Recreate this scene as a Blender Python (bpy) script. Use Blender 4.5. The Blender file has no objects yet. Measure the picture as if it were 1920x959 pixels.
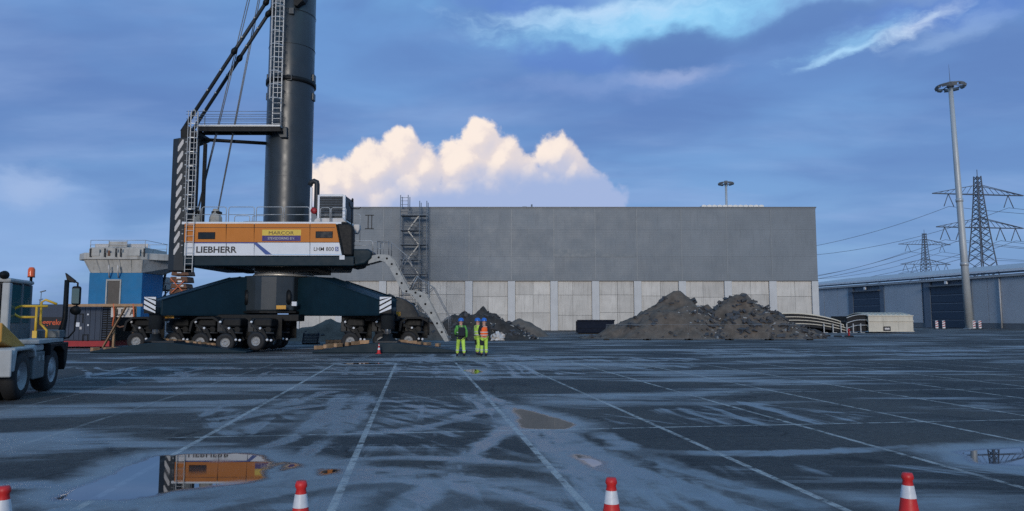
import bpy, bmesh, math, random
import numpy as np
from mathutils import Vector, Matrix, noise as mnoise
random.seed(7); np.random.seed(7)
S = bpy.context.scene
COL = S.collection
R = math.radians
# ------------------------------------------------------------------ camera
F_PX, W_PX, H_PX = 1330.0, 1920.0, 959.0       # focal length in photo pixels
HOR = 118.0                                    # horizon below the picture centre
TH = math.atan(HOR / F_PX); EYE = 1.7
cam = bpy.data.objects.new('camera', bpy.data.cameras.new('camera')); COL.objects.link(cam)
cam.location = (0, 0, EYE); cam.rotation_euler = (R(90) + TH, 0, 0)
cam.data.sensor_width = 36; cam.data.lens = 36 * F_PX / W_PX
cam.data.clip_start = 0.05; cam.data.clip_end = 6000
S.camera = cam
S.render.resolution_x = 1024; S.render.resolution_y = 511
S.view_settings.view_transform = 'Standard'; S.view_settings.look = 'None'
S.view_settings.gamma = 1; S.view_settings.use_curve_mapping = False
S.view_settings.exposure = 0.15
S.cycles.max_bounces = 5; S.cycles.diffuse_bounces = 2; S.cycles.glossy_bounces = 3; S.cycles.transmission_bounces = 2; S.cycles.sample_clamp_indirect = 4; S.cycles.use_denoising = False
SUN_AZ, SUN_EL = R(182), R(14)                 # low behind the camera (azimuth from +Y, clockwise)
SUN_STRENGTH = 1.35

def srgb(*c):
    out = []
    for v in c:
        v /= 255.0
        out.append(v / 12.92 if v <= 0.04045 else ((v + 0.055) / 1.055) ** 2.4)
    return tuple(out)
def px_dir(u, v):
    xc, yc = (u - 960) / F_PX, (479.5 - v) / F_PX
    return Vector((xc, math.cos(TH) - yc * math.sin(TH), math.sin(TH) + yc * math.cos(TH)))
def pt(u, v, Y):                               # a photo direction at a real distance Y
    d = px_dir(u, v); k = Y / d.y
    return Vector((d.x * k, Y, EYE + d.z * k))
def PX(u, v, Y): return pt(u, v, Y).x
def PZ(v, Y): return pt(960, v, Y).z
def gp(u, v):                                  # where a photo direction meets the ground
    d = px_dir(u, v); k = -EYE / d.z
    return Vector((d.x * k, d.y * k, 0))

# ------------------------------------------------------------------ node helper
class NT:
    def __init__(s, tree): s.t = tree; s.n = tree.nodes; s.l = tree.links
    def node(s, kind, **kw):
        n = s.n.new(kind)
        for k, v in kw.items():
            if hasattr(n, k): setattr(n, k, v)
        return n
    def put(s, sock, v):
        if v is None: return
        if isinstance(v, bpy.types.NodeSocket): s.l.new(v, sock)
        elif isinstance(v, (tuple, list)) and len(v) == 3 and sock.type == 'RGBA': sock.default_value = (*v, 1)
        else: sock.default_value = v
    def math(s, op, a, b=None, c=None, clamp=False):
        n = s.node('ShaderNodeMath', operation=op, use_clamp=clamp)
        s.put(n.inputs[0], a); s.put(n.inputs[1], b); s.put(n.inputs[2], c); return n.outputs[0]
    def vmath(s, op, a, b=None, scale=None):
        n = s.node('ShaderNodeVectorMath', operation=op)
        s.put(n.inputs[0], a); s.put(n.inputs[1], b)
        if scale is not None: s.put(n.inputs[3], scale)
        return n.outputs[1] if op in ('LENGTH', 'DISTANCE', 'DOT_PRODUCT') else n.outputs[0]
    def sep(s, v): n = s.node('ShaderNodeSeparateXYZ'); s.put(n.inputs[0], v); return n.outputs
    def comb(s, x, y, z=0.0):
        n = s.node('ShaderNodeCombineXYZ'); s.put(n.inputs[0], x); s.put(n.inputs[1], y); s.put(n.inputs[2], z); return n.outputs[0]
    def mix(s, f, a, b, kind='MIX'):
        n = s.node('ShaderNodeMix', data_type='RGBA', blend_type=kind)
        s.put(n.inputs[0], f); s.put(n.inputs[6], a); s.put(n.inputs[7], b); return n.outputs[2]
    def mixf(s, f, a, b):
        n = s.node('ShaderNodeMix', data_type='FLOAT'); s.put(n.inputs[0], f); s.put(n.inputs[2], a); s.put(n.inputs[3], b); return n.outputs[0]
    def noise(s, vec, scale, detail=4, rough=0.55, dist=0.0, col=False):
        n = s.node('ShaderNodeTexNoise'); s.put(n.inputs['Vector'], vec); s.put(n.inputs['Scale'], scale)
        n.inputs['Detail'].default_value = detail; n.inputs['Roughness'].default_value = rough; n.inputs['Distortion'].default_value = dist
        return n.outputs[1] if col else n.outputs[0]
    def ramp(s, v, a, b, lo=0.0, hi=1.0, smooth=True):
        n = s.node('ShaderNodeMapRange', interpolation_type='SMOOTHSTEP' if smooth else 'LINEAR')
        s.put(n.inputs[0], v); s.put(n.inputs[1], a); s.put(n.inputs[2], b); s.put(n.inputs[3], lo); s.put(n.inputs[4], hi); return n.outputs[0]
    def bump(s, h, strength, dist=0.02):
        n = s.node('ShaderNodeBump'); s.put(n.inputs['Height'], h); s.put(n.inputs['Strength'], strength); n.inputs['Distance'].default_value = dist; return n.outputs[0]

# ------------------------------------------------------------------ sky and sun
world = bpy.data.worlds.new('World'); S.world = world; world.use_nodes = True
w = NT(world.node_tree); w.n.clear()
tc = w.node('ShaderNodeTexCoord'); DIR = tc.outputs['Generated']
sx, sy, sz = w.sep(DIR)
az = w.math('ARCTAN2', sx, sy); el = w.math('ARCSINE', sz)
AE = w.comb(az, el)
def ae(u, v):
    d = px_dir(u, v).normalized(); return math.atan2(d.x, d.y), math.asin(d.z)
PXR = 1.0 / 1380.0                             # about one photo pixel in radians
sky = w.node('ShaderNodeTexSky', sky_type='NISHITA'); sky.sun_disc = False
sky.sun_elevation = SUN_EL; sky.sun_rotation = SUN_AZ; sky.air_density = 1.0; sky.dust_density = 0.6; sky.ozone_density = 2.2
base = w.mix(1.0, sky.outputs[0], (0.105, 0.105, 0.105), 'MULTIPLY')
# clear-air blue evened out by thin high haze
haze = w.mix(w.ramp(sz, 0.0, 0.45), srgb(110, 150, 202), srgb(102, 146, 205))
base = w.mix(0.85, base, haze)
# stratocumulus deck on a plane overhead
q = w.vmath('DIVIDE', w.comb(sx, sy, sz), w.comb(*([w.math('ADD', w.math('MAXIMUM', sz, 0.0), 0.14)] * 3)))
q = w.vmath('MULTIPLY', q, (0.9, 1.25, 0.0))
warp = w.vmath('SCALE', w.vmath('SUBTRACT', w.noise(q, 0.8, 2, col=True), (0.5, 0.5, 0.5)), scale=1.1)
n1 = w.noise(w.vmath('ADD', q, warp), 0.95, 5, 0.50)
n2 = w.noise(w.vmath('ADD', w.vmath('MULTIPLY', q, (0.75, 1.2, 0)), (7.3, 2.1, 0.0)), 1.5, 5, 0.52)
deck = w.math('MULTIPLY', w.ramp(n1, 0.36, 0.62), w.mixf(w.ramp(el, 0.08, 0.34), 0.32, 0.92))
base = w.mix(deck, base, srgb(92, 124, 180))
base = w.mix(w.math('MULTIPLY', w.ramp(n2, 0.44, 0.74), 0.45), base, srgb(146, 172, 216))
n3 = w.noise(w.vmath('ADD', w.vmath('MULTIPLY', q, (1.0, 1.3, 0)), w.vmath('SCALE', warp, scale=0.6)), 2.2, 5, 0.52)
base = w.mix(w.math('MULTIPLY', w.ramp(n3, 0.42, 0.75), w.mixf(w.ramp(el, 0.08, 0.3), 0.10, 0.45)), base, srgb(92, 124, 180))
# bright gaps added overhead, more with height, to light the ground brighter and bluer
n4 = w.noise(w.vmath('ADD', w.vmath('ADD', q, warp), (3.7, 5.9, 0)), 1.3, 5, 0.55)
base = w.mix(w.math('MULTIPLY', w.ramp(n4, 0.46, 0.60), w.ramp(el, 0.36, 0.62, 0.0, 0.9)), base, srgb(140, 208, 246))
# shared warp for the cloud edges
wv1 = w.vmath('SUBTRACT', w.noise(w.vmath('MULTIPLY', AE, (1, 1.7, 0)), 13, 2, col=True), (0.5, 0.5, 0.5))
wv2 = w.vmath('SUBTRACT', w.noise(w.vmath('MULTIPLY', AE, (1, 1.5, 0)), 44, 4, 0.6, col=True), (0.5, 0.5, 0.5))
AW = w.vmath('ADD', AE, w.vmath('ADD', w.vmath('SCALE', wv1, scale=0.042), w.vmath('SCALE', wv2, scale=0.016)))
AW2 = w.vmath('ADD', AE, w.vmath('ADD', w.vmath('SCALE', wv1, scale=0.030), w.vmath('SCALE', wv2, scale=0.014)))
tex = w.noise(w.vmath('MULTIPLY', AW, (1, 2.6, 0)), 16, 6, 0.62)
def soft(u, v, ru, rv, rot=0.0, edge=(0.0, 0.7), P=None, tx=0.0):
    a, e = ae(u, v)
    p = w.vmath('SUBTRACT', P or AW, (a, e, 0))
    vr = w.node('ShaderNodeVectorRotate', rotation_type='Z_AXIS'); w.put(vr.inputs['Vector'], p); vr.inputs['Angle'].default_value = -rot
    p = w.vmath('MULTIPLY', vr.outputs[0], (1 / (ru * PXR), 1 / (rv * PXR), 0))
    f = w.math('SUBTRACT', 1.0, w.vmath('LENGTH', p))
    if tx: f = w.math('ADD', f, w.math('MULTIPLY', w.math('SUBTRACT', tex, 0.5), tx))
    return w.ramp(f, *edge)
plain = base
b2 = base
def lay(b_, m_, k, c): return w.mix(w.math('MULTIPLY', m_, k), b_, srgb(*c))
b2 = lay(b2, soft(1250, 130, 620, 95, 0.0, (-0.2, 0.9)), 0.55, (94, 128, 186))
b2 = lay(b2, soft(1240, 34, 330, 54, 0.02, (-0.45, 1.0), tx=1.2), 0.92, (140, 204, 240))
b2 = lay(b2, soft(1130, 26, 300, 40, 0.02, (-0.2, 1.4), tx=1.8), 0.75, (190, 212, 238))
b2 = lay(b2, soft(1268, 96, 130, 44, 0.03, (-0.2, 0.5), tx=0.6), 0.92, (90, 124, 180))
b2 = lay(b2, soft(1075, 112, 150, 34, -0.05, (-0.1, 0.6), tx=0.9), 0.75, (92, 128, 194))
b2 = lay(b2, soft(1520, 46, 190, 30, 0.10, (-0.2, 0.6), tx=0.6), 0.90, (92, 126, 182))
b2 = lay(b2, soft(1800, 20, 200, 34, -0.05, (-0.10, 0.7), tx=0.9), 0.7, (88, 126, 196))
b2 = lay(b2, soft(1010, 6, 190, 22, 0.0, (-0.10, 0.7), tx=0.9), 0.8, (92, 130, 198))
b2 = lay(b2, soft(1630, 72, 140, 24, 0.16, (-0.2, 1.6), AW, 2.2), 0.75, (150, 204, 240))
b2 = lay(b2, soft(1722, 46, 80, 17, 0.30, (-0.3, 1.6), AW, 2.0), 0.90, (214, 228, 244))
b2 = lay(b2, soft(1575, 105, 75, 8, 0.22, (-0.4, 1.2), AW2, 2.0), 0.80, (172, 214, 244))
b2 = lay(b2, soft(1790, 60, 150, 26, 0.2, (0.0, 1.0), tx=1.2), 0.45, (150, 180, 222))
b2 = lay(b2, soft(1265, 142, 110, 16, 0.03, (-0.4, 1.1), tx=1.2), 0.55, (168, 180, 214))
b2 = lay(b2, soft(1150, 160, 330, 34, 0.0, (0.0, 1.0), tx=1.0), 0.35, (140, 164, 212))
b2 = lay(b2, soft(0, 440, 170, 120, 0.3, (-0.05, 0.35), AW2, 0.3), 0.50, (144, 176, 222))
b2 = lay(b2, soft(50, 350, 75, 44, 0.0, (-0.05, 0.9), AW2, 0.8), 0.45, (172, 190, 222))
# far cumulus: one field of puffs, sampled twice so that its sun side can be lit
g = bpy.data.node_groups.new('cumulus_field', 'ShaderNodeTree')
g.interface.new_socket('P', in_out='INPUT', socket_type='NodeSocketVector')
g.interface.new_socket('D', in_out='OUTPUT', socket_type='NodeSocketFloat')
gn = NT(g); gi = gn.node('NodeGroupInput'); go = gn.node('NodeGroupOutput'); P0 = gi.outputs[0]
wp1 = gn.vmath('SCALE', gn.vmath('SUBTRACT', gn.noise(P0, 20, 3, col=True), (0.5, 0.5, 0.5)), scale=0.026)
PW = gn.vmath('ADD', P0, wp1)
acc = None
for (u, v, r) in [(754, 284, 46), (700, 318, 54), (650, 342, 50), (612, 360, 44), (790, 318, 50), (902, 264, 46), (866, 304, 54),
                  (938, 304, 54), (985, 330, 46), (1040, 292, 46), (1070, 322, 48), (1105, 358, 46), (1135, 392, 52), (760, 385, 92),
                  (900, 388, 100), (1030, 390, 90), (640, 396, 66), (625, 335, 44), (590, 372, 40)]:
    a, e = ae(u, v)
    d = gn.vmath('DISTANCE', PW, (a, e, 0))
    f = gn.math('MULTIPLY_ADD', d, -1 / (60 * PXR), r / 60.0)
    acc = f if acc is None else gn.math('SMOOTH_MAX', acc, f, 0.22)
fb = gn.math('SUBTRACT', gn.noise(P0, 30, 9, 0.62, 0.25), 0.5)
acc = gn.math('ADD', acc, gn.math('MULTIPLY', fb, 0.80))
gn.l.new(acc, go.inputs[0])
def field(vec):
    n = w.node('ShaderNodeGroup'); n.node_tree = g; w.put(n.inputs[0], vec); return n.outputs[0]
f0 = field(AE); f1 = field(w.vmath('ADD', AE, (-0.012, 0.013, 0)))
cu_a = w.ramp(f0, -0.03, 0.20)
lit = w.ramp(w.math('SUBTRACT', f0, f1), -0.40, 0.45)
lown = w.math('SUBTRACT', w.noise(AE, 11, 4), 0.5)
hgt = w.ramp(w.math('ADD', el, w.math('ADD', w.math('MULTIPLY', lown, 0.085), w.math('MULTIPLY', az, -0.13))), ae(960, 372)[1] + 0.006, ae(960, 300)[1] + 0.006)
cum = w.mix(w.math('MULTIPLY', hgt, w.mixf(lit, 0.66, 1.0)), srgb(156, 174, 212), srgb(228, 214, 208))
cum = w.mix(w.math('MULTIPLY', w.ramp(lit, 0.5, 1.0), w.math('MULTIPLY', hgt, 0.7)), cum, srgb(246, 232, 220))
b2 = w.mix(w.math('MULTIPLY', cu_a, w.ramp(el, ae(960, 470)[1], ae(960, 392)[1])), b2, cum)
# the detailed clouds are only worked out in the part of the sky where they stand
inside = w.math('MULTIPLY', w.math('GREATER_THAN', sy, 0.3), w.math('MULTIPLY', w.math('GREATER_THAN', el, 0.0), w.math('LESS_THAN', el, 0.62)))
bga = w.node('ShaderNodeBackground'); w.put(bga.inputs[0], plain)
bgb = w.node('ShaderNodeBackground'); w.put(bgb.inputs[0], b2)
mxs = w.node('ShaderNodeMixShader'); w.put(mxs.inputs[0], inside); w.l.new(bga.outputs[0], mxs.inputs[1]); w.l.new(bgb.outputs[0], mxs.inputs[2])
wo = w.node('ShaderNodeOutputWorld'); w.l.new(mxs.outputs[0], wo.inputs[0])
sun = bpy.data.objects.new('sun', bpy.data.lights.new('sun', 'SUN')); COL.objects.link(sun)
sun.data.energy = SUN_STRENGTH; sun.data.angle = R(12); sun.data.color = (1.0, 0.92, 0.82)
sd = Vector((math.sin(SUN_AZ) * math.cos(SUN_EL), math.cos(SUN_AZ) * math.cos(SUN_EL), math.sin(SUN_EL)))
sun.rotation_euler = (-sd).to_track_quat('-Z', 'Y').to_euler()

# ------------------------------------------------------------------ materials
MATS = {}
def mat(name, col, rough=0.6, metal=0.0, var=0.12, scale=3.0, bump=0.0, bscale=30.0, streak=0.0, dirt=None, spec=0.5, rnd=0.0, coat=0.0):
    if name in MATS: return MATS[name]
    m = bpy.data.materials.new(name); m.use_nodes = True; t = NT(m.node_tree)
    b = t.n['Principled BSDF']; c = t.node('ShaderNodeTexCoord'); geo = t.node('ShaderNodeNewGeometry')
    pos = geo.outputs['Position']
    n = t.noise(pos, scale, 5, 0.6)
    k = t.ramp(n, 0.25, 0.75, 1 - var, 1 + var, False)
    cc = t.mix(1.0, col, t.comb(k, k, k), 'MULTIPLY')
    if rnd:
        oi = t.node('ShaderNodeObjectInfo'); r = t.ramp(oi.outputs['Random'], 0, 1, 1 - rnd, 1 + rnd, False)
        cc = t.mix(1.0, cc, t.comb(r, r, r), 'MULTIPLY')
    if streak:
        sn = t.noise(t.vmath('MULTIPLY', pos, (3.0, 3.0, 0.22)), 1.6, 5, 0.6)
        cc = t.mix(t.math('MULTIPLY', t.ramp(sn, 0.48, 0.78), streak), cc, dirt or tuple(x * 0.45 for x in col))
    t.put(b.inputs['Base Color'], cc)
    t.put(b.inputs['Roughness'], t.ramp(t.noise(pos, scale * 2.3, 4), 0.2, 0.8, max(0.02, rough - 0.1), min(1, rough + 0.1), False))
    b.inputs['Metallic'].default_value = metal; b.inputs['Specular IOR Level'].default_value = spec
    b.inputs['Coat Weight'].default_value = coat; b.inputs['Coat Roughness'].default_value = 0.1
    if bump: t.put(b.inputs['Normal'], t.bump(t.noise(pos, bscale, 5, 0.65), bump))
    MATS[name] = m; return m
def emit_free_glass(name, col, rough=0.06):
    return mat(name, col, rough, 0.0, 0.05, 2.0, spec=0.8)
M = dict(
    paint=mat('dark teal grey crane paint', (0.005, 0.020, 0.031), 0.52, var=0.2, scale=1.2, streak=0.2, dirt=(0.012, 0.030, 0.038), spec=0.22),
    paint2=mat('anthracite crane paint', (0.026, 0.031, 0.036), 0.5, var=0.18, scale=1.5, streak=0.2, spec=0.3),
    mast=mat('mast paint', (0.027, 0.036, 0.043), 0.36, var=0.2, scale=0.7, streak=0.35, dirt=(0.022, 0.026, 0.028), bump=0.04, bscale=3),
    black=mat('black steel', (0.006, 0.007, 0.008), 0.55, var=0.3, scale=4, spec=0.25),
    stairg=mat('weathered galvanised stair', (0.30, 0.31, 0.305), 0.6, 0.15, var=0.2, scale=3, streak=0.3),
    orange=mat('orange paint', (0.56, 0.19, 0.035), 0.55, var=0.06, scale=1.0, streak=0.15, dirt=(0.40, 0.14, 0.03), spec=0.2),
    white=mat('white paint', (0.70, 0.71, 0.73), 0.5, var=0.05, scale=1.5, streak=0.12, dirt=(0.5, 0.48, 0.45)),
    blue=mat('blue stripe', (0.012, 0.06, 0.26), 0.4, var=0.05),
    lightblue=mat('light blue line', (0.25, 0.5, 0.75), 0.4, var=0.05),
    navy=mat('lettering black', (0.006, 0.007, 0.010), 0.5, var=0.05),
    yellow=mat('banner yellow', (0.70, 0.48, 0.06), 0.55, var=0.05),
    purple=mat('banner purple', (0.035, 0.018, 0.16), 0.55, var=0.05),
    galv=mat('galvanised steel', (0.42, 0.43, 0.43), 0.45, 0.35, var=0.15, scale=5),
    galvd=mat('dull galvanised steel', (0.20, 0.21, 0.22), 0.5, 0.4, var=0.2, scale=5),
    chrome=mat('hydraulic rod', (0.6, 0.6, 0.6), 0.18, 0.9, var=0.05),
    ring=mat('machined ring', (0.62, 0.60, 0.55), 0.38, 0.4, var=0.15, scale=3, streak=0.3),
    rubber=mat('tyre rubber', (0.012, 0.012, 0.013), 0.75, var=0.25, scale=9, bump=0.2, bscale=40),
    rim=mat('grey rim', (0.30, 0.31, 0.32), 0.5, var=0.2, scale=8),
    cloth=mat('tarpaulin', (0.36, 0.34, 0.30), 0.8, var=0.2, scale=6, bump=0.4, bscale=8),
    wood=mat('raw timber', (0.36, 0.22, 0.12), 0.75, var=0.3, scale=5, bump=0.3, bscale=25, rnd=0.3),
    woodd=mat('old timber', (0.10, 0.075, 0.055), 0.85, var=0.35, scale=5, bump=0.3, bscale=25, rnd=0.3),
    glass=mat('dark glass', (0.010, 0.014, 0.018), 0.2, 0.0, 0.05, 2.0, spec=0.35),
    rust=mat('rusty steel', (0.15, 0.075, 0.045), 0.8, var=0.4, scale=3, bump=0.3, streak=0.5),
    strap=mat('orange strap', (0.65, 0.16, 0.06), 0.7, var=0.1),
    sign_y=mat('amber plate', (0.62, 0.30, 0.03), 0.5, var=0.1, scale=6),
    hopper=mat('blue hopper paint', (0.0, 0.150, 0.34), 0.6, var=0.12, scale=0.8, streak=0.25, dirt=(0.01, 0.10, 0.2)),
    conc_d=mat('weathered grey steel', (0.44, 0.43, 0.40), 0.8, var=0.2, scale=1.2, streak=0.5, dirt=(0.14, 0.12, 0.10), bump=0.1),
    door=mat('brown grey door', (0.10, 0.085, 0.07), 0.7, var=0.12, scale=2, streak=0.2),
    cont=mat('dark container paint', (0.030, 0.044, 0.072), 0.6, var=0.15, scale=1.5, streak=0.3),
    red=mat('red paint', (0.33, 0.018, 0.020), 0.5, var=0.15, scale=3),
    letter=mat('orange lettering', (0.62, 0.10, 0.03), 0.5, var=0.05),
    signw=mat('white sign', (0.56, 0.53, 0.50), 0.6, var=0.12, scale=4),
    cream=mat('cream panels', (0.58, 0.53, 0.43), 0.6, var=0.10, scale=1.2, streak=0.35, dirt=(0.34, 0.30, 0.24)),
    tyard=mat('yard dark box', (0.006, 0.011, 0.024), 0.7, var=0.2, scale=2, spec=0.15),
    mastg=mat('lamp mast steel', (0.44, 0.46, 0.46), 0.5, 0.2, var=0.08, scale=0.6, streak=0.15),
    pylon=mat('pylon steel', (0.10, 0.12, 0.15), 0.7, 0.1, var=0.1),
    wire=mat('power cable', (0.06, 0.075, 0.10), 0.7),
    tr_white=mat('off white tractor paint', (0.37, 0.38, 0.375), 0.55, var=0.2, scale=2, streak=0.7, dirt=(0.20, 0.185, 0.16)),
    tr_grey=mat('grey tractor box', (0.12, 0.135, 0.14), 0.5, var=0.15, scale=3, streak=0.25),
    tr_dark=mat('dark chassis', (0.018, 0.02, 0.022), 0.6, var=0.25, scale=4),
    handrail=mat('yellow handrail', (0.72, 0.43, 0.035), 0.45, var=0.08),
    ramp_y=mat('ochre steel', (0.55, 0.27, 0.045), 0.55, var=0.2, scale=3, streak=0.35, dirt=(0.2, 0.11, 0.04)),
    glass_t=emit_free_glass('tinted cab glass', (0.03, 0.10, 0.11), 0.05),
    lamp_r=mat('red lens', (0.55, 0.03, 0.02), 0.2, var=0.05),
    lamp_a=mat('amber lens', (0.75, 0.12, 0.03), 0.2, var=0.05),
    cone=mat('cone red', (0.60, 0.022, 0.020), 0.5, var=0.16, scale=9, bump=0.08, streak=0.45, dirt=(0.26, 0.03, 0.028)),
    conew=mat('reflective white', (0.64, 0.64, 0.65), 0.4, var=0.16, scale=18, streak=0.5, dirt=(0.36, 0.35, 0.33)),
    hv_y=mat('hi-vis yellow', (0.50, 0.74, 0.10), 0.8, var=0.12, scale=8, bump=0.3, bscale=20),
    hv_g=mat('hi-vis green', (0.10, 0.34, 0.06), 0.8, var=0.12, scale=8, bump=0.3, bscale=20),
    hv_o=mat('hi-vis orange', (0.95, 0.14, 0.02), 0.8, var=0.10, scale=8, bump=0.3, bscale=20),
    wear=mat('dark workwear', (0.012, 0.014, 0.020), 0.85, var=0.3, scale=9),
    helmet=mat('blue helmet', (0.015, 0.13, 0.50), 0.35, var=0.05),
    skin=mat('skin', (0.50, 0.28, 0.20), 0.6, var=0.05),
    tape=mat('reflective tape', (0.55, 0.55, 0.52), 0.4, var=0.1),
)
# ------------------------------------------------------------------ mesh builder
class MB:
    def __init__(s): s.v = []; s.f = []; s.sm = []
    def add(s, vs, fs, smooth=False):
        o = len(s.v); s.v += [tuple(x) for x in vs]
        for f in fs: s.f.append(tuple(i + o for i in f)); s.sm.append(smooth)
        return s
    def box(s, x0, x1, y0, y1, z0, z1):
        vs = [(x0, y0, z0), (x1, y0, z0), (x1, y1, z0), (x0, y1, z0), (x0, y0, z1), (x1, y0, z1), (x1, y1, z1), (x0, y1, z1)]
        return s.add(vs, [(3, 2, 1, 0), (4, 5, 6, 7), (0, 1, 5, 4), (1, 2, 6, 5), (2, 3, 7, 6), (3, 0, 4, 7)])
    def bar(s, p, q, w_=0.05, h=None, up=(0, 0, 1)):
        p, q = Vector(p), Vector(q); h = h or w_; d = (q - p).normalized(); u = Vector(up)
        if abs(d.dot(u)) > 0.98: u = Vector((0, 1, 0))
        a = d.cross(u).normalized() * w_ / 2; b = a.cross(d).normalized() * h / 2
        vs = [p - a - b, p + a - b, p + a + b, p - a + b, q - a - b, q + a - b, q + a + b, q - a + b]
        return s.add(vs, [(0, 1, 2, 3), (7, 6, 5, 4), (1, 0, 4, 5), (2, 1, 5, 6), (3, 2, 6, 7), (0, 3, 7, 4)])
    def tube(s, pts, r, n=8, cap=True):
        pts = [Vector(p) for p in pts]; rs = r if isinstance(r, (list, tuple)) else [r] * len(pts); vs = []; ref = None
        for i, p in enumerate(pts):
            d = (pts[min(i + 1, len(pts) - 1)] - pts[max(i - 1, 0)]).normalized()
            if ref is None: ref = Vector((0, 0, 1)) if abs(d.z) < 0.9 else Vector((0, 1, 0))
            a = d.cross(ref).normalized(); b = a.cross(d).normalized(); ref = b
            vs += [p + (a * math.cos(2 * math.pi * k / n) + b * math.sin(2 * math.pi * k / n)) * rs[i] for k in range(n)]
        fs = [(i * n + k, i * n + (k + 1) % n, (i + 1) * n + (k + 1) % n, (i + 1) * n + k) for i in range(len(pts) - 1) for k in range(n)]
        s.add(vs, [tuple(reversed(f)) for f in fs], True)
        if cap:
            o = len(s.v) - len(vs); L = len(vs)
            s.f.append(tuple(o + k for k in range(n))); s.sm.append(False)
            s.f.append(tuple(o + L - 1 - k for k in range(n))); s.sm.append(False)
        return s
    def lathe(s, prof, c, axis='z', n=32, smooth=True):
        c = Vector(c); vs = []
        for (r, h) in prof:
            for k in range(n):
                a = 2 * math.pi * k / n; x, y = r * math.cos(a), r * math.sin(a)
                vs.append(c + (Vector((x, y, h)) if axis == 'z' else Vector((x, h, y)) if axis == 'y' else Vector((h, x, y))))
        fs = []
        for i in range(len(prof) - 1):
            for k in range(n):
                f = (i * n + k, i * n + (k + 1) % n, (i + 1) * n + (k + 1) % n, (i + 1) * n + k)
                fs.append(f if axis != 'y' else tuple(reversed(f)))
        return s.add(vs, fs, smooth)
    def prism(s, poly, y0, y1):                 # poly: (x, z) outline, extruded along y
        n = len(poly); vs = [(x, y0, z) for x, z in poly] + [(x, y1, z) for x, z in poly]
        fs = [tuple(range(n)), tuple(range(2 * n - 1, n - 1, -1))] + [((i + 1) % n, i, i + n, (i + 1) % n + n) for i in range(n)]
        return s.add(vs, fs)
    def vprism(s, poly, z0, z1):                # poly: (x, y) outline, extruded upward
        n = len(poly); vs = [(x, y, z0) for x, y in poly] + [(x, y, z1) for x, y in poly]
        fs = [tuple(range(n - 1, -1, -1)), tuple(range(n, 2 * n))] + [(i, (i + 1) % n, (i + 1) % n + n, i + n) for i in range(n)]
        return s.add(vs, fs)
    def px(s, poly, Y0, Y1):                    # outline read off the photo at its true distance Y0, given real depth to Y1
        return s.prism([(pt(u, v, Y0).x, pt(u, v, Y0).z) for u, v in poly], Y0, Y1)
    def pbox(s, u0, u1, v0, v1, Y0, Y1):        # upright box: sides vertical, sized at v1
        x0, x1 = PX(u0, (v0 + v1) / 2, Y0), PX(u1, (v0 + v1) / 2, Y0)
        return s.box(x0, x1, Y0, Y1, PZ(v1, Y0), PZ(v0, Y0))
    def xf(s, mtx):
        s.v = [tuple(mtx @ Vector(p)) for p in s.v]; return s
def wloc(o):
    l = Vector((0, 0, 0))
    while o: l += o.location; o = o.parent
    return l
def fixn(me):
    bm = bmesh.new(); bm.from_mesh(me); bmesh.ops.recalc_face_normals(bm, faces=bm.faces); bm.to_mesh(me); bm.free()
def obj(name, mb, m, parent=None, bevel=0.0, local=False, fix=True):
    me = bpy.data.meshes.new(name)
    off = wloc(parent) if (parent and not local) else Vector((0, 0, 0))
    me.from_pydata([(x - off.x, y - off.y, z - off.z) for x, y, z in mb.v], [], mb.f)
    for p, sm in zip(me.polygons, mb.sm): p.use_smooth = sm
    me.update()
    if fix: fixn(me)
    me.materials.append(M[m] if isinstance(m, str) else m)
    o = bpy.data.objects.new(name, me); COL.objects.link(o)
    if parent: o.parent = parent
    if bevel:
        b = o.modifiers.new('bevel', 'BEVEL'); b.width = bevel; b.segments = 2; b.limit_method = 'ANGLE'; b.angle_limit = R(40)
    return o
def empty(name, loc): o = bpy.data.objects.new(name, None); COL.objects.link(o); o.location = loc; return o
def tag(o, label=None, cat=None, group=None, kind=None):
    if label: o['label'] = label
    if cat: o['category'] = cat
    if group: o['group'] = group
    if kind: o['kind'] = kind
    return o
def thing(name, loc, label, cat, group=None): return tag(empty(name, loc), label, cat, group, 'thing')
def copy_tree(o, parent=None):
    c = o.copy(); COL.objects.link(c)
    if parent: c.parent = parent
    for ch in list(o.children): copy_tree(ch, c)
    return c
def text(name, s_, x0, x1, z0, z1, y, m, parent, depth=0.006, bold=0.0, shear=0.0):
    cu = bpy.data.curves.new(name, 'FONT'); cu.body = s_; cu.size = 1.0; cu.extrude = 0.01; cu.offset = bold; cu.shear = shear; cu.resolution_u = 3
    to = bpy.data.objects.new(name, cu); COL.objects.link(to)
    bpy.context.view_layer.update()
    me = bpy.data.meshes.new_from_object(to.evaluated_get(bpy.context.evaluated_depsgraph_get()))
    bpy.data.objects.remove(to); bpy.data.curves.remove(cu)
    co = [v.co.copy() for v in me.vertices]
    ax, bx = min(c.x for c in co), max(c.x for c in co); ay, by = min(c.y for c in co), max(c.y for c in co)
    off = wloc(parent)
    for v, c in zip(me.vertices, co):
        v.co = (x0 + (c.x - ax) / (bx - ax) * (x1 - x0) - off.x, y - (c.z + 0.01) / 0.02 * depth - off.y, z0 + (c.y - ay) / (by - ay) * (z1 - z0) - off.z)
    me.materials.clear(); me.materials.append(M[m])
    o = bpy.data.objects.new(name, me); COL.objects.link(o); o.parent = parent
    return o
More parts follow.
